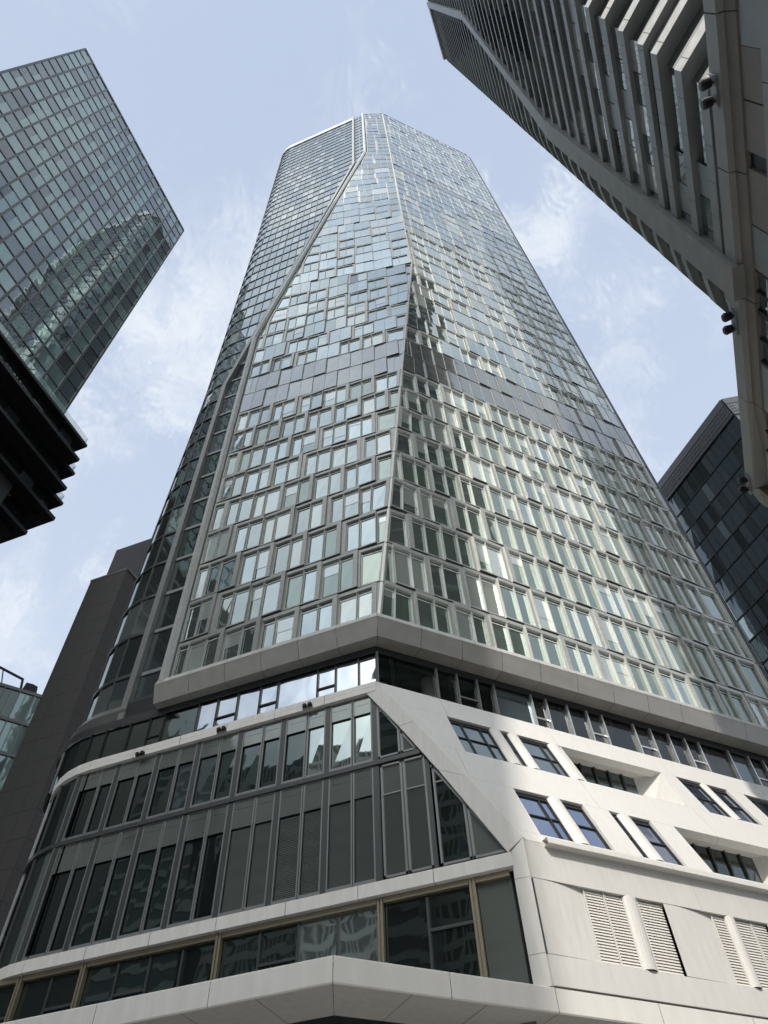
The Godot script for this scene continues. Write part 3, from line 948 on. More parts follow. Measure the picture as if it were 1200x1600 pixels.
func right_face(T: Node3D) -> void:
	var ri: Callable = RI
	var rl: Callable = RL
	var g := 0.013
	# cladding bands of the leaning wall: [u top, u bottom, joints]
	for b in [[0.0, -1.95, [0.0, 3.9, 11.0, 19.2, 27.0, 36.0, 44.0]], [-5.25, -7.58, [0.0, 3.2, 10.5, 18.0, 26.0, 34.0, 44.0]], [-10.78, -11.36, [0.0, 10.8, 20.0, 32.0, 44.0]]]:
		var js: Array = b[2]
		for i in js.size() - 1:
			var mb := MB.new()
			var lt: float = sl(b[0]) if i == 0 else js[i] + g
			var lb: float = sl(b[1]) if i == 0 else js[i] + g
			if i > 0 and js[i] < sl(b[1]): lb = sl(b[1]) + g
			slab(mb, ri, [[lb, b[1]], [js[i + 1] - g, b[1]], [js[i + 1] - g, b[0]], [lt, b[0]]], 0.45)
			mk("cladding_panel", [[mb, M.cream]], T)
	# storey between, wall pieces and openings
	var rows := [
		[-1.96, -5.24, [[0, 3.77]], [[3.77, 6.42], [7.2, 7.58], [8.32, 10.2], [19.3, 21.15], [21.75, 23.2], [24.6, 27.2]], [[6.42, 7.2], [7.58, 8.32], [10.2, 11.05], [21.15, 21.75]], [[18.3, 19.3], [23.2, 24.6], [27.2, 44.0]], [11.05, 17.1]],
		[-7.59, -10.77, [[0, 5.5]], [[5.5, 7.4], [8.25, 9.42], [10.97, 11.48], [12.33, 13.48], [23.4, 25.2], [26.0, 27.6]], [[7.4, 8.25], [11.48, 12.33], [25.2, 26.0]], [[9.42, 10.97], [13.48, 15.0], [22.3, 23.4], [27.6, 44.0]], [15.0, 21.3]]]
	for r in rows:
		var ut: float = r[0]
		var ub: float = r[1]
		for p in r[2]:
			var mb := MB.new()
			slab(mb, ri, [[sl(ub) + g, ub], [p[1], ub], [p[1], ut], [sl(ut) + g, ut]], 0.45)
			mk("cladding_panel", [[mb, M.cream]], T)
		for p in r[5]:
			var mb := MB.new()
			slab(mb, ri, [[p[0] + g, ub], [p[1] - g, ub], [p[1] - g, ut], [p[0] + g, ut]], 0.45)
			mk("cladding_panel", [[mb, M.cream]], T)
		for p in r[4]: round_fin(T, ri, p[0], p[1], ut, ub, 0.20)
		for w in r[3]:
			var f := MB.new()
			var d := -0.14
			var fw := 0.09
			slab(f, ri, [[w[0], ub], [w[0] + fw, ub], [w[0] + fw, ut], [w[0], ut]], 0.1, d)
			slab(f, ri, [[w[1] - fw, ub], [w[1], ub], [w[1], ut], [w[1] - fw, ut]], 0.1, d)
			slab(f, ri, [[w[0] + fw, ub], [w[1] - fw, ub], [w[1] - fw, ub + fw], [w[0] + fw, ub + fw]], 0.1, d)
			slab(f, ri, [[w[0] + fw, ut - 0.28], [w[1] - fw, ut - 0.28], [w[1] - fw, ut], [w[0] + fw, ut]], 0.1, d)
			var wide: float = w[1] - w[0]
			var um := lerpf(ub, ut, 0.48)
			slab(f, ri, [[w[0] + fw, um], [w[1] - fw, um], [w[1] - fw, um + 0.08], [w[0] + fw, um + 0.08]], 0.08, d)
			if wide > 1.6:
				var sm: float = w[0] + wide * (0.68 if wide < 2.2 else 0.30)
				slab(f, ri, [[sm, ub + fw], [sm + 0.08, ub + fw], [sm + 0.08, ut - 0.28], [sm, ut - 0.28]], 0.09, d + 0.003)
				if wide > 2.2: slab(f, ri, [[sm + 1.15, ub + fw], [sm + 1.23, ub + fw], [sm + 1.23, ut - 0.28], [sm + 1.15, ut - 0.28]], 0.09, d + 0.003)
			var wo := mk("window_frame", [[f, M.black]], T)
			var p := MB.new()
			p.q(ri.call(w[0], ub, d - 0.06), ri.call(w[1], ub, d - 0.06), ri.call(w[1], ut, d - 0.07), ri.call(w[0], ut, d - 0.06))
			mk("pane", [[p, pick([[4, "g_deep"], [1, "g_slate"]])]], wo)
		# recessed balcony: level soffit, upright glass
		var s0: float = r[6][0]
		var s1: float = r[6][1]
		var bm := MB.new()
		var inn := V(-0.716, 0, -0.698)
		var t0: Vector3 = ri.call(s0, ut, 0)
		var t1: Vector3 = ri.call(s1 + 1.1, ut, 0)
		var g0: Vector3 = t0 + inn * 1.1
		var g1: Vector3 = ri.call(s1 - 0.1, ut, 0) + inn * 1.1
		bm.q(t0, t1, g1, g0)
		mk("balcony_soffit", [[bm, M.cream]], T)
		bm = MB.new()
		var b0: Vector3 = ri.call(s0, ub, 0)
		var b1: Vector3 = ri.call(s1 + 0.5, ub, 0)
		var dn := V(0, b0.y - t0.y, 0)
		bm.q(t1, b1, g1 + dn, g1)
		bm.q(t0, b0, g0 + dn, g0)
		bm.q(b0, b1, g1 + dn, g0 + dn)
		mk("balcony_jamb", [[bm, M.cream]], T)
		bm = MB.new()       # wall between the jamb and the next window
		var sn: float = 18.3 if s1 < 18.0 else 22.3
		bm.hexa(b1, ri.call(sn, ub, 0), ri.call(sn, ut, 0), t1, inn * 0.3)
		mk("cladding_panel", [[bm, M.cream]], T)
		var n := 6
		for i in n:
			var a := g0.lerp(g1, float(i) / n)
			var b := g0.lerp(g1, float(i + 1) / n)
			var p := MB.new()
			p.q(a + dn, b + dn, b, a)
			var po := mk("balcony_pane", [[p, M.g_night if i < 4 else M.g_dark]], T)
			var f := MB.new()
			f.box(a - inn * 0.12, (b - a).normalized() * 0.09, dn, inn * 0.1)
			mk("mullion", [[f, M.mull]], po)
	# ledge below the leaning wall
	var lg := PackedVector2Array()
	for s in [0.9, 14.0, 30.0, 46.0]:
		var p := RL(s, 0, 0.0)
		lg.append(Vector2(p.x, p.z))
	band("ledge_panel", T, lg, 8.0, [[-0.4, 16.86], [0.30, 16.84], [0.33, 16.6], [0.0, 16.56]], M.cream, 0.006)
	# upright wall: bands
	for b in [[16.74, 15.17, [0.0, 8.6, 17.5, 27.0, 46.0]], [12.38, 11.36, [0.0, 12.5, 25.0, 46.0]]]:
		for i in b[2].size() - 1:
			var mb := MB.new()
			slab(mb, rl, [[b[2][i] + g, b[1]], [b[2][i + 1] - g, b[1]], [b[2][i + 1] - g, b[0]], [b[2][i] + g, b[0]]], 0.5)
			mk("cladding_panel", [[mb, M.cream]], T)
	for p in [[0.0, 2.45], [6.5, 9.15], [12.3, 15.6], [18.5, 21.5], [23.7, 46.0]]:
		# slightly cupped panel between the louvres
		var mb := MB.new()
		var n := 6
		for i in n:
			var a := lerpf(p[0] + g, p[1] - g, float(i) / n)
			var b := lerpf(p[0] + g, p[1] - g, float(i + 1) / n)
			var oa := -0.18 * pow(float(i) / n, 2.0)
			var ob := -0.18 * pow(float(i + 1) / n, 2.0)
			mb.q(rl.call(a, 12.40, 0.0 + oa * 0.3), rl.call(b, 12.40, ob * 0.3), rl.call(b, 15.15, ob), rl.call(a, 15.15, oa))
		mb.q(rl.call(p[1] - g, 12.4, -0.05), rl.call(p[1] - g, 12.4, -0.5), rl.call(p[1] - g, 15.15, -0.5), rl.call(p[1] - g, 15.15, -0.18))
		mk("cladding_panel", [[mb, M.cream]], T)
	for p in [[4.42, 5.15], [9.9, 10.45], [17.3, 17.9], [22.4, 22.9]]: round_fin(T, rl, p[0], p[1], 15.15, 12.4, 0.26)
	for l in [[2.47, 3.42], [3.46, 4.40], [5.17, 6.48], [9.17, 9.88], [10.47, 11.36], [11.40, 12.28], [15.7, 17.3], [17.9, 18.5], [21.5, 22.4], [22.9, 23.7]]:
		var back := MB.new()
		back.q(rl.call(l[0], 12.4, -0.22), rl.call(l[1], 12.4, -0.22), rl.call(l[1], 15.15, -0.22), rl.call(l[0], 15.15, -0.22))
		back.hexa(rl.call(l[0], 12.4, -0.21), rl.call(l[0] + 0.04, 12.4, -0.21), rl.call(l[0] + 0.04, 15.15, -0.21), rl.call(l[0], 15.15, -0.21), V(0.716, 0, 0.698) * 0.12)
		var lo := mk("louvre", [[back, M.louvre]], T)
		for i in 24:
			var h := 12.44 + 0.112 * i
			var s := MB.new()
			s.hexa(rl.call(l[0] + 0.04, h, -0.12), rl.call(l[1], h, -0.12), rl.call(l[1], h + 0.085, -0.155), rl.call(l[0] + 0.04, h + 0.085, -0.155), V(0.716, 0, 0.698) * 0.012)
			mk("slat", [[s, M.louvre]], lo)

# ================================================================ right tower
func right_tower() -> void:
	var T := thing("banded_tower", "dark grey tower of stacked floor bands leaning in from the upper right", "skyscraper", V(20, 0, -8))
	var X := 12.5
	var core := MB.new()
	core.prism([V(14.1, 0, -19.4), V(14.1, 0, -9.0), V(42, 0, 19), V(50, 0, 10), V(50, 0, -34), V(23.9, 0, -34.2)], V(0, 175, 0))
	mk("core", [[core, M.mull]], T)
	var rz := [[34.0, -17.2], [74.0, -16.9], [120.0, -9.6], [177.0, -9.9]]
	var zc := func(h: float) -> float: return min(-9.0 + 0.145 * (h - 35.7), 4.0)
	var hb := [35.75, 38.65, 41.7, 43.6, 46.65, 49.75, 52.9]
	while hb[-1] < 168.0: hb.append(hb[-1] + 3.1)
	hb.append(174.5)
	var lou := {}
	var n_p := 0
	var rest := {}
	for i in hb.size():
		var h: float = hb[i]
		var tk := (0.88 if h < 70.0 else 0.55) if i < hb.size() - 1 else 2.0
		var c: float = zc.call(h)
		var r: float = pl(rz, h + 0.5)
		# near part with the turned corner
		var path := PackedVector2Array([Vector2(X, r + 0.3), Vector2(X, c), Vector2(X + 0.71 * 26, c + 0.70 * 26)])
		var mb := MB.new()
		var o := offset(path, 0.0)
		var white := MB.new()
		var pin := offset(path, -1.0)
		for k in 2:
			var a := V(o[k].x, h, o[k].y)
			var b := V(o[k + 1].x, h, o[k + 1].y)
			var d := V(pin[k].x, h, pin[k].y)
			var e := V(pin[k + 1].x, h, pin[k + 1].y)
			var y := V(0, tk, 0)
			(mb if k == 0 else white).q(a, b, b + y, a + y)
			mb.q(a, b, e, d); mb.q(a + y, b + y, e + y, d + y)
		# a second, set back fascia above the first on the turned side and thin shadow joint
		var li := MB.new()
		var p2 := offset(path, -0.22)
		li.q(V(p2[1].x, h + tk, p2[1].y), V(p2[2].x, h + tk, p2[2].y), V(p2[2].x, h + tk + 0.85, p2[2].y), V(p2[1].x, h + tk + 0.85, p2[1].y))
		var jt := MB.new()
		var zz: float = floor(c / 1.62) * 1.62
		while zz > r + 0.5:
			jt.q(V(X - 0.004, h, zz), V(X - 0.004, h, zz - 0.03), V(X - 0.004, h + tk, zz - 0.03), V(X - 0.004, h + tk, zz))
			zz -= 1.62
		for k in 9:
			var ja := path[1].lerp(path[2], 0.02 + 0.11 * k) + Vector2(-0.003, 0.003)
			jt.q(V(ja.x, h, ja.y), V(ja.x + 0.022, h, ja.y + 0.021), V(ja.x + 0.022, h + tk, ja.y + 0.021), V(ja.x, h + tk, ja.y))
		mk("floor_band", [[mb, M.rt_panel], [white, M.rt_white], [li, M.wood if i == 5 else M.rt_light], [jt, M.black]], T)
		# far part between the rib and the far corner
		var far := PackedVector2Array([Vector2(46, -35.8), Vector2(22.7, -35.5), Vector2(14.0, -21.9), Vector2(13.0, -20.4), Vector2(X + 0.2, -19.0), Vector2(X + 0.2, r - 0.3)])
		far.reverse()
		var fo := offset(far, 0.0)
		var fi := offset(far, 1.2)
		# travel is away from the viewer here, so the inside lies to the other side
		fi = offset(far, -1.2)
		var fi2 := offset(far, 1.2)
		if fi2[0].x > fi[0].x: fi = fi2
		var fb := MB.new()
		for k in fo.size() - 1:
			var a := V(fo[k].x, h, fo[k].y)
			var b := V(fo[k + 1].x, h, fo[k + 1].y)
			var d := V(fi[k].x, h, fi[k].y)
			var e := V(fi[k + 1].x, h, fi[k + 1].y)
			var y := V(0, tk * 0.9, 0)
			fb.q(a, b, b + y, a + y); fb.q(a, b, e, d); fb.q(a + y, b + y, e + y, d + y)
		mk("floor_band", [[fb, M.rt_panel]], T)
		if i == hb.size() - 1: break
		# glass between this band and the next
		var h0 := h + tk
		var h1: float = hb[i + 1]
		var deep := i < 2
		var xg := X + 0.24
		var z: float = c
		while z > r + 0.3:
			var z1: float = max(z - 1.62, r + 0.3)
			var x2 := xg
			if deep and z > -12.6:
				x2 = X + 2.6; z1 = max(z1, -12.6)
			var p := MB.new()
			var t1 := rng.randf_range(-0.012, 0.012)
			p.q(V(x2 + t1, h0, z - 0.03), V(x2 - t1, h0, z1 + 0.03), V(x2 + t1, h1, z1 + 0.03), V(x2, h1, z - 0.03))
			var zm := (z + z1) * 0.5
			var m: Material = pick([[5, "g_rt"], [1.6, "g_rt2"], [1.2, "g_slate"], [1.3, "g_night"], [1.2, "rt_panel"]])
			if h > 73 and h < 103 and zm < -8.0 and zm > -11.6:
				var ob := MB.new()
				ob.box(V(X + 0.03, h0, z - 0.05), V(0.6, 0, 0), V(0, h1 - h0, 0), V(0, 0, z1 - z + 0.1))
				mk("dark_opening", [[ob, M.void]], T)
			if x2 > X + 2: m = M.black  # black sheets without glass: shade of the deep recess put into the colour
			if h > 73 and h < 103 and zm < -8.4 and zm > -11.4: m = M.black
			if n_p < 280 and c < 0:
				n_p += 1
				mk("pane", [[p, m]], T)
			else:
				if not rest.has(m): rest[m] = MB.new()
				rest[m].v.append_array(p.v)
			z = z1
		# turned corner glass
		var tg := MB.new()
		var pg := offset(path, -0.4)
		tg.q(V(pg[1].x, h0, pg[1].y), V(pg[2].x, h0, pg[2].y), V(pg[2].x, h1, pg[2].y), V(pg[1].x, h1, pg[1].y))
		if not rest.has(M.g_rt): rest[M.g_rt] = MB.new()
		rest[M.g_rt].v.append_array(tg.v)
		# far glass
		z = r - 0.3
		while z > -18.9:
			var z1: float = max(z - 1.5, -19.0)
			var p := MB.new()
			var t1 := rng.randf_range(-0.012, 0.012)
			p.q(V(X + 0.45 + t1, h0 - 0.1, z - 0.03), V(X + 0.45 - t1, h0 - 0.1, z1 + 0.03), V(X + 0.45 + t1, h1, z1 + 0.03), V(X + 0.45, h1, z - 0.03))
			var zm := (z + z1) * 0.5
			var m: Material = pick([[5, "g_rt"], [2.4, "g_rt2"], [1, "g_slate"], [1, "g_night"]])
			if h > 106 + (-11 - zm) * 6.0 and h < 160 and zm > -18.7 and zm < -11:
				var ob := MB.new()
				ob.box(V(X + 0.23, h0, z - 0.05), V(0.5, 0, 0), V(0, h1 - h0, 0), V(0, 0, z1 - z + 0.1))
				mk("plant_louvre", [[ob, M.void]], T)
				m = M.black
			if not rest.has(m): rest[m] = MB.new()
			rest[m].v.append_array(p.v)
			z = z1
		var fg := MB.new()
		var fge := offset(far, 0.4) if offset(far, 0.4)[0].x > far[0].x else offset(far, -0.4)
		for k in range(1, fge.size() - 1):
			fg.q(V(fge[k].x, h0 - 0.1, fge[k].y), V(fge[k + 1].x, h0 - 0.1, fge[k + 1].y), V(fge[k + 1].x, h1, fge[k + 1].y), V(fge[k].x, h1, fge[k].y))
		rest[M.g_rt].v.append_array(fg.v)
	var sets := []
	for m in rest: sets.append([rest[m], m])
	stuff(mk("far_panes", sets, T))
	# rib that runs up, slants and runs up again
	for i in 3:
		var a = rz[i]
		var b = rz[i + 1]
		var n: int = [10, 14, 12][i]
		for k in n:
			var ha: float = lerpf(a[0], b[0], float(k) / n) + 0.02
			var hh: float = lerpf(a[0], b[0], float(k + 1) / n)
			var wa := 0.85 if ha < 74 else pl([[74, 0.85], [95, 0.5], [180, 0.5]], ha)
			var wb := 0.85 if hh < 74 else pl([[74, 0.85], [95, 0.5], [180, 0.5]], hh)
			var za := pl(rz, ha)
			var zb := pl(rz, hh)
			var mb := MB.new()
			mb.hexa(V(X - 0.28, ha, za + wa), V(X - 0.28, ha, za - wa), V(X - 0.28, hh, zb - wb), V(X - 0.28, hh, zb + wb), V(1.3, 0, 0))
			mk("rib_panel", [[mb, M.rt_pod if ha < 74 else M.rt_panel]], T)
	# roof edge
	var ro := MB.new()
	ro.box(V(X - 0.2, 174.6, -19.9), V(1.4, 0, 0), V(0, 2.2, 0), V(0, 0, 10))
	mk("roof_edge", [[ro, M.rt_light]], T)
	# balustrades of the low terraces
	for hh in [38.65, 41.7]:
		var bp := MB.new()
		bp.hexa(V(X + 0.25, hh - 1.65, -12.5), V(X + 0.25, hh - 1.65, -9.0), V(X + 0.25, hh - 1.05, -9.0), V(X + 0.25, hh - 1.05, -12.5), V(0.02, 0, 0))
		mk("terrace_balustrade", [[bp, M.pane]], T)
	# ---- podium with the long fascia
	var path := PackedVector2Array([Vector2(X, 30), Vector2(X, -30.2)])
	path.append_array(arc(Vector2(X + 2.6, -30.2), 2.6, 180, 270, 7))
	path.append(Vector2(45, -32.8))
	path.reverse()
	# reversed so that the outside lies on the band's outer side
	path.reverse()
	var flip := PackedVector2Array()
	for p in path: flip.append(p)
	flip.reverse()
	var sgn := 1.0 if offset(flip, 1.0)[flip.size() - 1].x < X else -1.0
	band("fascia_panel", T, flip, 6.2, [[-2.0 * sgn, 35.5], [-0.05 * sgn, 35.5], [0.0, 35.4], [0.0, 34.25], [-0.25 * sgn, 34.15]], M.rt_pod, 0.02)
	band("fascia_soffit_panel", T, flip, 6.2, [[-0.25 * sgn, 34.15], [-0.36 * sgn, 33.35], [-1.5 * sgn, 33.3]], M.rt_brown, 0.02)
	band("lower_wall_panel", T, flip, 5.3, [[-1.5 * sgn, 31.45], [-0.34 * sgn, 31.4], [-0.3 * sgn, 31.3], [-0.3 * sgn, 24.0]], M.rt_pod, 0.02)
	band("ground_wall", T, flip, 60.0, [[-0.25 * sgn, 24.0], [-0.25 * sgn, 0.0]], M.rt_pod, 0.0, false)
	var deck := MB.new()
	deck.fan([V(13, 35.2, 30), V(13, 35.2, -31), V(15, 35.2, -32.5), V(45, 35.2, -32.5), V(45, 35.2, 30)])
	mk("podium_roof", [[deck, M.dark]], T)
	# recess behind the fascia: panels, dark gaps and windows
	var z := 8.0
	var segs := [[8.0, -5.6, "rt_brown"], [-5.6, -7.3, "rt_panel"], [-7.3, -9.2, "rt_brown"], [-9.25, -11.2, "rt_brown"], [-11.2, -11.9, "black"], [-11.9, -14.3, "rt_brown"], [-14.35, -16.4, "rt_panel"], [-16.4, -18.6, "pane"], [-18.6, -21.4, "pane"], [-21.4, -24.2, "rt_panel"], [-24.2, -27.0, "pane"], [-27.0, -31.0, "rt_panel"]]
	for s in segs:
		var mb := MB.new()
		var xw := X + 0.44
		if s[2] == "pane" or s[2] == "black":
			mb.q(V(xw + 0.14, 31.4, s[0]), V(xw + 0.14, 31.4, s[1]), V(xw + 0.14, 33.4, s[1]), V(xw + 0.14, 33.4, s[0]))
			var o := mk("recess_pane", [[mb, M.g_slate if s[2] == "pane" else M.black]], T)
			if s[2] == "pane":
				var f := MB.new()
				for zz in [s[0], s[1] + 0.14, (s[0] + s[1]) * 0.5]: f.box(V(xw + 0.02, 31.4, zz), V(0.12, 0, 0), V(0, 2.0, 0), V(0, 0, -0.14))
				mk("window_frame", [[f, M.black]], o)
				f = MB.new()
				f.box(V(xw + 0.05, 32.25, s[0] - 0.15), V(0.08, 0, 0), V(0, 0.12, 0), V(0, 0, s[1] - s[0] + 0.3))
				mk("window_rail", [[f, M.silver]], o)
		else:
			mb.box(V(xw, 31.4, s[0] - 0.015), V(0.4, 0, 0), V(0, 2.0, 0), V(0, 0, s[1] - s[0] + 0.03))
			mk("recess_panel", [[mb, M[s[2]]]], T)

# ================================================================ left tower
func left_tower() -> void:
	var T := thing("grid_tower", "dark glass tower with a regular window grid at the left, stepping out near its foot", "skyscraper", V(-70, 0, -11))
	var X := -58.0
	var core := MB.new()
	core.prism([V(X - 0.25, 0, -31.3), V(X - 0.25, 0, 8.7), V(X - 38, 0, 8.7), V(X - 38, 0, -31.3)], V(0, 184.2, 0))
	mk("core", [[core, M.mull]], T)
	var nz := 15
	var dz := 40.2 / nz
	var fl := 3.83
	var n_f := 26
	var rest := {}
	var n_p := 0
	for k in n_f:
		var h1 := 184.0 - fl * k
		var h0 := h1 - fl
		for i in nz:
			var z0 := -31.4 + dz * i
			var z1 := z0 + dz
			var p := MB.new()
			var t1 := rng.randf_range(-0.009, 0.009)
			var t2 := rng.randf_range(-0.009, 0.009)
			p.q(V(X + t1, h0 + 0.1, z0 + 0.1), V(X - t1, h0 + 0.1, z1 - 0.1), V(X + t2, h1 - 0.1, z1 - 0.1), V(X - t2, h1 - 0.1, z0 + 0.1))
			var m: Material = pick([[5, "g_slate"], [4, "g_teal"], [0.8, "g_dark"]])
			var half := rng.randf() < 0.28
			if n_p < 290 and k < 24:
				n_p += 1
				var o := mk("pane", [[p, m]], T)
				if half:
					var b := MB.new()
					var zs := lerpf(z0, z1, rng.randf_range(0.3, 0.6))
					b.box(V(X + 0.02, h0 + 0.15, z0 + 0.15), V(0.03, 0, 0), V(0, fl - 0.3, 0), V(0, 0, zs - z0))
					mk("blind", [[b, M.g_teal]], o)
			else:
				if not rest.has(m): rest[m] = MB.new()
				rest[m].v.append_array(p.v)
		var tr := MB.new()
		tr.box(V(X - 0.1, h0 - 0.14, -31.4), V(0.2, 0, 0), V(0, 0.28, 0), V(0, 0, 40.2))
		mk("transom", [[tr, M.mull]], T)
	for i in nz + 1:
		var mu := MB.new()
		mu.box(V(X - 0.1, 84, -31.4 + dz * i - 0.17), V(0.27, 0, 0), V(0, 100.2, 0), V(0, 0, 0.34))
		mk("mullion", [[mu, M.mull]], T)
	var sets := []
	for m in rest: sets.append([rest[m], m])
	stuff(mk("lower_panes", sets, T))
	var roof := MB.new()
	roof.box(V(X - 38.2, 184.0, -31.5), V(38.4, 0, 0), V(0, 0.5, 0), V(0, 0, 40.4))
	mk("roof_edge", [[roof, M.frame_grey]], T)
	# north side
	var ns := MB.new()
	for k in n_f + 20:
		ns.box(V(X - 38, 184.0 - fl * k - 0.15, -31.55), V(38, 0, 0), V(0, 0.3, 0), V(0, 0, 0.2))
	mk("side_transoms", [[ns, M.mull]], T)
	# stepped-out storeys: [x, z end, soffit height, roof height, depth of its soffit]
	for s in [[-54.0, -34.7, 82.6, 86.7], [-55.5, -36.1, 78.6, 82.6], [-57.0, -37.7, 74.8, 78.6], [-58.4, -36.2, 70.9, 74.8], [-59.6, -35.2, 50.0, 70.9]]:
		var x: float = s[0]
		var ze: float = s[1]
		var b := MB.new()
		b.box(V(X - 30, s[2], ze), V(x - X + 30, 0, 0), V(0, 0.6, 0), V(0, 0, 50))
		b.box(V(X - 30, s[3] - 0.55, ze), V(x - X + 30, 0, 0), V(0, 0.53, 0), V(0, 0, 50))
		b.box(V(X - 29.5, s[2] + 0.4, ze + 1.2), V(x - X + 28.4, 0, 0), V(0, s[3] - s[2] - 0.8, 0), V(0, 0, 49))
		var o := mk("stepped_storey", [[b, M.black]], T)
		for i in 17:
			var z0 := ze + 1.5 + dz * i
			var p := MB.new()
			var t1 := rng.randf_range(-0.015, 0.015)
			p.q(V(x - 0.9 + t1, s[2] + 0.9, z0 + 0.25), V(x - 0.9 - t1, s[2] + 0.9, z0 + dz - 0.2), V(x - 0.9 + t1, s[3] - 0.75, z0 + dz - 0.2), V(x - 0.9, s[3] - 0.75, z0 + 0.25))
			mk("pane", [[p, pick([[4, "g_night"], [2, "g_dark"], [1, "g_slate"]])]], o)
		if s[3] < 71: continue
		var g := MB.new()
		g.hexa(V(x - 0.25, s[3], ze + 0.25), V(x - 0.25, s[3], ze + 30), V(x - 0.25, s[3] + 1.45, ze + 30), V(x - 0.25, s[3] + 1.45, ze + 0.25), V(0.02, 0, 0))
		g.hexa(V(x - 0.25, s[3], ze + 0.25), V(x - 6, s[3], ze + 0.25), V(x - 6, s[3] + 1.45, ze + 0.25), V(x - 0.25, s[3] + 1.45, ze + 0.25), V(0, 0, 0.02))
		mk("glass_balustrade", [[g, M.pane]], o)

# ================================================================ smaller neighbours
func stone_block() -> void:
	var T := thing("stone_building", "dark stone-clad building rising behind the curved left corner of the middle tower", "building", V(-53, 0, -55))
	var H := 69.8
	var core := MB.new()
	core.box(V(-54.7, 0, -75), V(5.1, 0, 0), V(0, H - 0.2, 0), V(0, 0, 29.85))
	mk("core", [[core, M.dark]], T)
	var rows := 26
	for k in rows:
		var h0 := H * k / rows
		var h1 := H * (k + 1) / rows - 0.03
		if h1 < 20: continue
		for i in 3:
			var x0 := -54.9 + 5.4 * i / 3
			var mb := MB.new()
			var pr := rng.randf_range(0.0, 0.012)
			mb.box(V(x0 + 0.012, h0, -45.2), V(1.776, 0, 0), V(0, h1 - h0, 0), V(0, 0, 0.2 + pr))
			mk("stone_slab", [[mb, M.stone]], T)
		for i in 5:
			var mb := MB.new()
			var z0 := -45.05 - 1.9 * i
			var pr := rng.randf_range(0.0, 0.02)
			mb.box(V(-49.7, h0, z0 - 0.01), V(0.2 + pr, 0, 0), V(0, h1 - h0, 0), V(0, 0, -1.87))
			mk("stone_slab", [[mb, M.stone2]], T)
	var cap := MB.new()
	cap.box(V(-54.95, H - 0.1, -75), V(5.6, 0, 0), V(0, 0.3, 0), V(0, 0, 30.05))
	mk("roof_edge", [[cap, M.rib]], T)
	# higher part behind
	var T2 := thing("rooftop_block", "higher plain stone block peeping over the roof of the dark stone building", "building", V(-70, 0, -78))
	var b := MB.new()
	b.box(V(-81.8, 0, -85), V(24, 0, 0), V(0, 115.5, 0), V(0, 0, 14.8))
	mk("core", [[b, M.dark]], T2)
	for k in 12:
		for i in 6:
			var mb := MB.new()
			mb.box(V(-81.9 + 4 * i + 0.01, 115.6 - 2.4 * (k + 1), -70.2), V(3.98, 0, 0), V(0, 2.38, 0), V(0, 0, 0.2 + rng.randf_range(0, 0.012)))
			mk("stone_slab", [[mb, M.stone2]], T2)

func low_glass() -> void:
	var T := thing("glass_office_block", "small glass office block with a roof gantry at the far lower left", "building", V(-79, 0, -63))
	var P := V(-80.93, 0, -58.53)
	var d := V(0.6156, 0, -0.788)
	var n := V(0.788, 0, 0.6156)
	var f := func(s: float, h: float, o: float) -> Vector3: return P + d * s + n * o + V(0, h, 0)
	var core := MB.new()
	core.hexa(f.call(-18, 0, -0.2), f.call(14, 0, -0.2), f.call(14, 71.8, -0.2), f.call(-18, 71.8, -0.2), -n * 20)
	mk("core", [[core, M.dark]], T)
	for k in 8:
		var h1 := 72.2 - 5.15 * k
		var h0 := h1 - 5.15
		var tr := MB.new()
		tr.hexa(f.call(-18, h1 - 0.5, 0.15), f.call(14, h1 - 0.5, 0.15), f.call(14, h1, 0.15), f.call(-18, h1, 0.15), -n * 0.3)
		mk("floor_band", [[tr, M.frame_grey]], T)
		for i in 9:
			var s0 := -12.0 + 2.15 * i
			var mu := MB.new()
			mu.hexa(f.call(s0 - 0.09, h0, 0.12), f.call(s0 + 0.09, h0, 0.12), f.call(s0 + 0.09, h1 - 0.5, 0.12), f.call(s0 - 0.09, h1 - 0.5, 0.12), -n * 0.3)
			mu.hexa(f.call(s0 + 0.85, h0, 0.06), f.call(s0 + 0.97, h0, 0.06), f.call(s0 + 0.97, h1 - 0.5, 0.06), f.call(s0 + 0.85, h1 - 0.5, 0.06), -n * 0.2)
			mk("mullion", [[mu, M.alu_l]], T)
			var p := MB.new()
			var t := rng.randf_range(-0.02, 0.02)
			p.q(f.call(s0, h0, -0.05 + t), f.call(s0 + 2.15, h0, -0.05 - t), f.call(s0 + 2.15, h1, -0.05 + t), f.call(s0, h1, -0.05))
			mk("pane", [[p, pick([[3, "g_night"], [2, "g_teal"], [1, "g_blind"]]) if i < 8 else M.g_teal]], T)
	var g := MB.new()
	g.bar(f.call(-6, 76.2, -0.4), f.call(2.6, 74.2, -0.4), V(0, 0.28, 0), n * 0.28)
	g.bar(f.call(2.6, 74.3, -0.4), f.call(3.0, 72.2, -0.4), d * 0.34, n * 0.3)
	g.bar(f.call(-0.5, 74.9, -0.4), f.call(0.3, 72.0, -0.4), d * 0.16, n * 0.16)
	g.bar(f.call(-0.2, 72.6, -0.4), f.call(-1.6, 72.0, -0.4), d * 0.12, n * 0.12)
	mk("roof_gantry", [[g, M.black]], T)
	var b := MB.new()
	b.prism([f.call(3.1, 72.2, -0.3), f.call(5.3, 72.2, -0.3), f.call(5.05, 73.65, -0.3), f.call(4.3, 73.85, -0.3), f.call(3.3, 73.8, -0.3)], -n * 2.2)
	mk("roof_plant", [[b, M.black]], T)

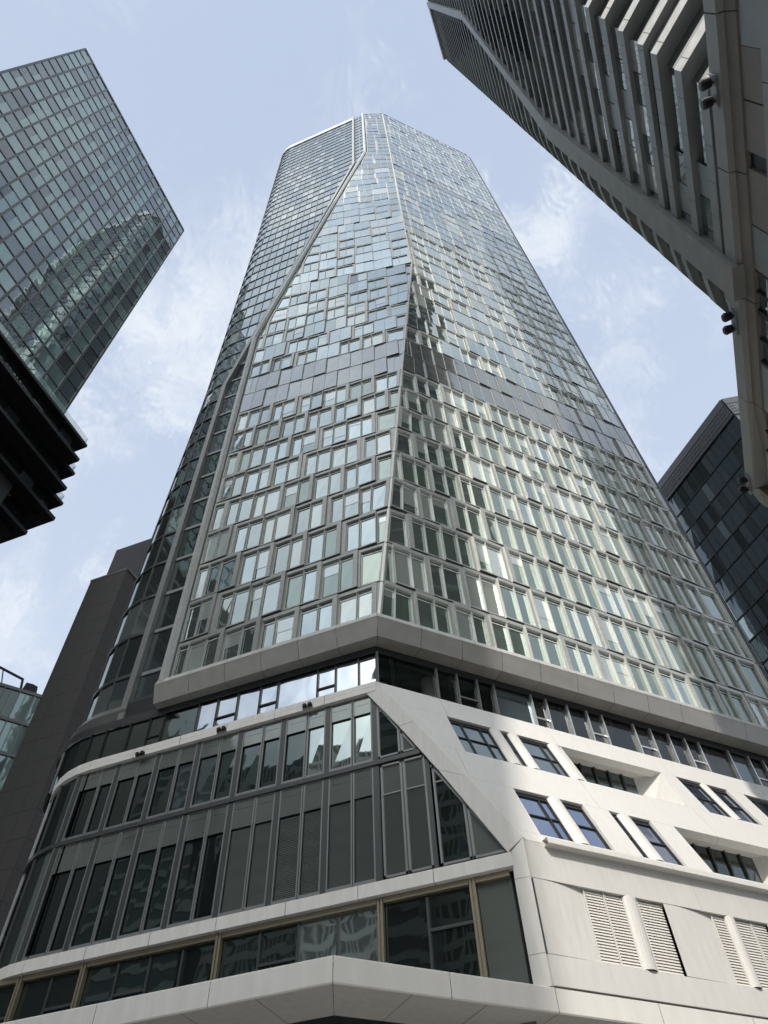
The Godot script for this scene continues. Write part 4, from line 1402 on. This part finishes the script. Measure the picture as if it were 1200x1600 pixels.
func crown_tower() -> void:
	var T := thing("metal_crowned_tower", "dark glass block with a perforated metal crown behind the right edge of the middle tower", "building", V(30, 0, -75))
	var P := V(21.98, 0, -82.2)
	var d := V(0.6777, 0, 0.7354)
	var n := V(-0.7354, 0, 0.6777)
	var f := func(s: float, h: float, o: float) -> Vector3: return P + d * s + n * o + V(0, h, 0)
	var core := MB.new()
	core.hexa(f.call(-14, 0, -0.3), f.call(16.8, 0, -0.3), f.call(16.8, 98.4, -0.3), f.call(-14, 98.4, -0.3), -n * 22)
	mk("core", [[core, M.dark]], T)
	var lv := [93.9, 89.7, 85.8, 82.0, 78.2, 74.5, 70.8, 67.1, 63.4, 59.7, 56.0, 52.3, 48.6]
	for k in lv.size() - 1:
		for i in 24:
			var s0 := -13.0 + 1.25 * i
			if s0 > 16.4: continue
			var p := MB.new()
			var t := rng.randf_range(-0.008, 0.008)
			p.q(f.call(s0 + 0.03, lv[k + 1], t), f.call(s0 + 1.22, lv[k + 1], -t), f.call(s0 + 1.22, lv[k], t), f.call(s0 + 0.03, lv[k], 0.0))
			var m: Material = pick([[1, "g_night"], [2, "g_dark"], [6, "g_slate"]])
			if rng.randf() < 0.04: m = M.g_blue
			mk("pane", [[p, m]], T)
		var tr := MB.new()
		tr.hexa(f.call(-14, lv[k] - 0.16, 0.1), f.call(16.8, lv[k] - 0.16, 0.1), f.call(16.8, lv[k] + 0.06, 0.1), f.call(-14, lv[k] + 0.06, 0.1), -n * 0.2)
		mk("transom", [[tr, M.black]], T)
	for i in 9:
		var s0 := -13.0 + 3.75 * i
		if s0 > 16.8: continue
		var mu := MB.new()
		mu.hexa(f.call(s0 - 0.09, 48, 0.13), f.call(s0 + 0.09, 48, 0.13), f.call(s0 + 0.09, 93.9, 0.13), f.call(s0 - 0.09, 93.9, 0.13), -n * 0.2)
		mk("mullion", [[mu, M.black]], T)
	# crown: metal band with rows of slots, on two sides
	var n2 := V(0.72, 0, 0.69)
	for side in 2:
		var g := f if side == 0 else (func(s: float, h: float, o: float) -> Vector3: return P + d * 16.8 + V(0.985, 0, -0.17) * s + V(0.17, 0, 0.985) * o + V(0, h, 0))
		var nn := n if side == 0 else V(0.17, 0, 0.985)
		var lo := -14.0 if side == 0 else 0.0
		var hi := 16.8 if side == 0 else 20.0
		var mb := MB.new()
		mb.hexa(g.call(lo, 97.0, 0.35), g.call(hi, 97.0, 0.35), g.call(hi, 98.8, 0.2), g.call(lo, 98.8, 0.2), -nn * 0.6)
		mb.hexa(g.call(lo, 93.95, 0.25), g.call(hi, 93.95, 0.25), g.call(hi, 97.0, 0.3), g.call(lo, 97.0, 0.3), -nn * 0.5)
		var co := mk("metal_crown", [[mb, M.crown]], T)
		var sl2 := MB.new()
		var s := lo + 0.3
		while s < hi - 0.3:
			for r in 3:
				var h := 94.7 + 0.72 * r
				if rng.randf() < 0.88:
					sl2.hexa(g.call(s, h, 0.34), g.call(s + 0.2, h, 0.34), g.call(s + 0.2, h + 0.5, 0.35), g.call(s, h + 0.5, 0.35), -nn * 0.1)
			s += 0.42
		stuff(mk("crown_fins", [[sl2, M.frame_grey]], co))
	var sg := MB.new()
	sg.hexa(P + d * 16.9 + V(0, 30, 0), P + d * 16.9 + V(20, 30, -3.4), P + d * 16.9 + V(20, 93.9, -3.4), P + d * 16.9 + V(0, 93.9, 0), -V(0.17, 0, 0.985) * 0.3)
	mk("side_wall", [[sg, M.rt_light]], T)

# what stands behind the viewer: it shades the left faces and shows in the glass
func street_behind() -> void:
	var T := thing("office_slab", "tall plain office slab across the street that shades the left faces", "building", V(-4, 0, 110))
	var b := MB.new()
	b.box(V(-19, 0, 100), V(29.4, 0, 0), V(0, 266, 0), V(0, 0, 20))
	mk("core", [[b, M.g_slate]], T)
	var w := MB.new()
	for k in 66:
		w.box(V(-19, 4.0 * k, 99.7), V(29.4, 0, 0), V(0, 1.6, 0), V(0, 0, 0.28))
	mk("spandrels", [[w, M.rt_light]], T)
	var T3 := thing("added_slim_tower", "slim plain tower added out of view, beside the tall slab, to shade the stone building", "building", V(-40, 0, 63))  # added unseen, cut narrow to keep sun off the stone building
	b = MB.new()
	b.box(V(-43.5, 0, 60), V(7, 0, 0), V(0, 172, 0), V(0, 0, 7))
	mk("core", [[b, M.g_slate]], T3)
	w = MB.new()
	for k in 43:
		w.box(V(-43.5, 4.0 * k, 59.7), V(7, 0, 0), V(0, 1.7, 0), V(0, 0, 0.28))
	mk("spandrels", [[w, M.rt_light]], T3)
	var T5 := thing("corner_office", "plain lower office block between the slim tower and the tall slab behind the viewer", "building", V(-29, 0, 78))
	b = MB.new()
	b.box(V(-40, 0, 72), V(22, 0, 0), V(0, 94, 0), V(0, 0, 14))
	mk("core", [[b, M.g_night]], T5)
	w = MB.new()
	for k in 26:
		w.box(V(-40, 3.6 * k, 71.7), V(22, 0, 0), V(0, 1.2, 0), V(0, 0, 0.28))
	for i in 17:
		w.box(V(-40 + 1.3 * i, 0, 71.75), V(0.3, 0, 0), V(0, 94, 0), V(0, 0, 0.23))
	mk("spandrels", [[w, M.rt_white]], T5)
	var T4 := thing("long_office", "long office block farther down the street behind the viewer", "building", V(-130, 0, 75))
	b = MB.new()
	b.box(V(-190, 0, 66), V(102, 0, 0), V(0, 112, 0), V(0, 0, 18))
	mk("core", [[b, M.g_night]], T4)
	w = MB.new()
	for k in 31:
		w.box(V(-190, 3.6 * k, 65.7), V(102, 0, 0), V(0, 1.0, 0), V(0, 0, 0.28))
	mk("spandrels", [[w, M.rt_white]], T4)
	var T2 := thing("lattice_office", "office block with pale horizontal bands seen in the podium glass", "building", V(-60, 0, 80))
	b = MB.new()
	b.box(V(-84, 0, 70), V(43.8, 0, 0), V(0, 98, 0), V(0, 0, 18))
	mk("core", [[b, M.g_night]], T2)
	w = MB.new()
	for k in 27:
		w.box(V(-84, 3.6 * k, 69.6), V(44, 0, 0), V(0, 1.5, 0), V(0, 0, 0.38))
	for i in 34:
		w.box(V(-84 + 1.3 * i, 0, 69.7), V(0.35, 0, 0), V(0, 98, 0), V(0, 0, 0.28))
	mk("facade_bands", [[w, M.cream]], T2)

func spotlights() -> void:
	# twin black floodlights
	var labels := ["twin black floodlight on the pale ledge, nearest the rounded left corner", "twin black floodlight on the pale ledge, halfway along the left face", "twin black floodlight on the pale ledge, closest to the tower's front corner"]
	var first: Node3D = null
	var xs := [-25.4, -20.1, -14.75]
	for i in 3:
		var o: Node3D
		if i == 0:
			o = thing("floodlight", labels[0], "floodlight", V(xs[0], 26.42, -29.02), "floodlights along the podium ledge")
			var g := o.position
			var pl1 := MB.new()
			pl1.box(g + V(-0.30, -0.10, -0.02), V(0.60, 0, 0), V(0, 0.035, 0), V(0, 0, 0.14))
			mk("base_plate", [[pl1, M.alu]], o)
			for s in [-0.155, 0.155]:
				var h := MB.new()
				h.cyl(g + V(s, 0.06, 0.05), g + V(s, 0.06, 0.20), 0.12, 0.135, 14)
				h.cyl(g + V(s, 0.06, 0.20), g + V(s, 0.06, 0.27), 0.135, 0.09, 14)
				h.cyl(g + V(s, 0.06, -0.03), g + V(s, 0.06, 0.05), 0.06, 0.12, 14)
				h.box(g + V(s - 0.13, -0.07, 0.06), V(0.26, 0, 0), V(0, 0.12, 0), V(0, 0, 0.09))
				mk("lamp_head", [[h, M.black]], o)
			first = o
		else:
			o = first.duplicate()
			o.name = numbered(self, "floodlight")
			add_child(o, true)
			o.position = V(xs[i], 26.55, -29.02)
			o.set_meta("label", labels[i])
	# on the long fascia at the right
	labels = ["pair of black floodlights on the grey fascia near the top right corner", "pair of black floodlights on the grey fascia where the banded tower's edge meets it", "pair of black floodlights low on the grey fascia beside the metal-crowned block"]
	var zs := [-8.9, -19.6, -30.3]
	for i in 3:
		var o: Node3D
		if i == 0:
			o = thing("wall_floodlight", labels[0], "floodlight", V(12.45, 34.9, zs[0]), "floodlights on the grey fascia")
			var g := o.position
			var pl2 := MB.new()
			pl2.box(g + V(-0.03, -0.3, -0.62), V(0.07, 0, 0), V(0, 0.6, 0), V(0, 0, 1.24))
			mk("base_plate", [[pl2, M.frame_grey]], o)
			for s in [-0.36, 0.36]:
				var h := MB.new()
				h.cyl(g + V(-0.10, 0.05, s), g + V(-0.42, 0.05, s), 0.2, 0.24, 14)
				h.cyl(g + V(-0.42, 0.05, s), g + V(-0.52, 0.05, s), 0.24, 0.17, 14)
				h.box(g + V(-0.24, -0.12, s - 0.05), V(0.24, 0, 0), V(0, 0.12, 0), V(0, 0, 0.1))
				mk("lamp_head", [[h, M.black]], o)
			first = o
		else:
			o = first.duplicate()
			o.name = numbered(self, "wall_floodlight")
			add_child(o, true)
			o.position = V(12.45, 34.9, zs[i])
			o.set_meta("label", labels[i])

func _ready() -> void:
	rng.seed = 20240
	# camera: a phone held low, looking steeply up
	var cam := Camera3D.new()
	cam.name = "camera"
	cam.fov = 71.62
	cam.far = 3000.0
	cam.near = 0.1
	var yaw := deg_to_rad(18.4)
	var b := Basis(V(0.998233, -0.0359166, -0.0473347), V(0.0594186, 0.603399, 0.795223), V(0.0, -0.796630, 0.604467))
	cam.transform = Transform3D(Basis(Vector3.UP, yaw) * b, V(0, 1.6, 0))
	add_child(cam)
	cam.current = true
	# sky and sun
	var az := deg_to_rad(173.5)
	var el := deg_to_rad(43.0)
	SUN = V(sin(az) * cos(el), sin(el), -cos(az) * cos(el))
	var env := Environment.new()
	env.background_mode = Environment.BG_SKY
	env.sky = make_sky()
	env.background_energy_multiplier = 1.0
	env.tonemap_mode = Environment.TONE_MAPPER_LINEAR
	env.tonemap_exposure = 1.22
	env.sdfgi_enabled = true
	env.ssao_enabled = true
	env.ssil_enabled = true
	var we := WorldEnvironment.new()
	we.name = "world_environment"
	we.environment = env
	add_child(we)
	var sun := DirectionalLight3D.new()
	sun.name = "sun"
	sun.basis = Basis.looking_at(-SUN, Vector3.UP)
	sun.light_energy = 0.88
	sun.light_color = Color(1.0, 0.97, 0.93)
	sun.light_angular_distance = 0.5
	sun.shadow_enabled = true
	add_child(sun)
	materials()
	# setting
	var gr := MB.new()
	gr.q(V(-900, 0, -900), V(900, 0, -900), V(900, 0, 900), V(-900, 0, 900))
	mk("ground", [[gr, M.asphalt]]).set_meta("kind", "structure")
	var pv := MB.new()
	pv.box(V(-150, 0.005, -90), V(260, 0, 0), V(0, 0.12, 0), V(0, 0, 88))
	pv.box(V(-150, 0.005, 9), V(260, 0, 0), V(0, 0.12, 0), V(0, 0, 110))
	mk("pavement", [[pv, M.paving]]).set_meta("kind", "structure")
	middle_tower()
	right_tower()
	left_tower()
	stone_block()
	low_glass()
	crown_tower()
	street_behind()
	spotlights()
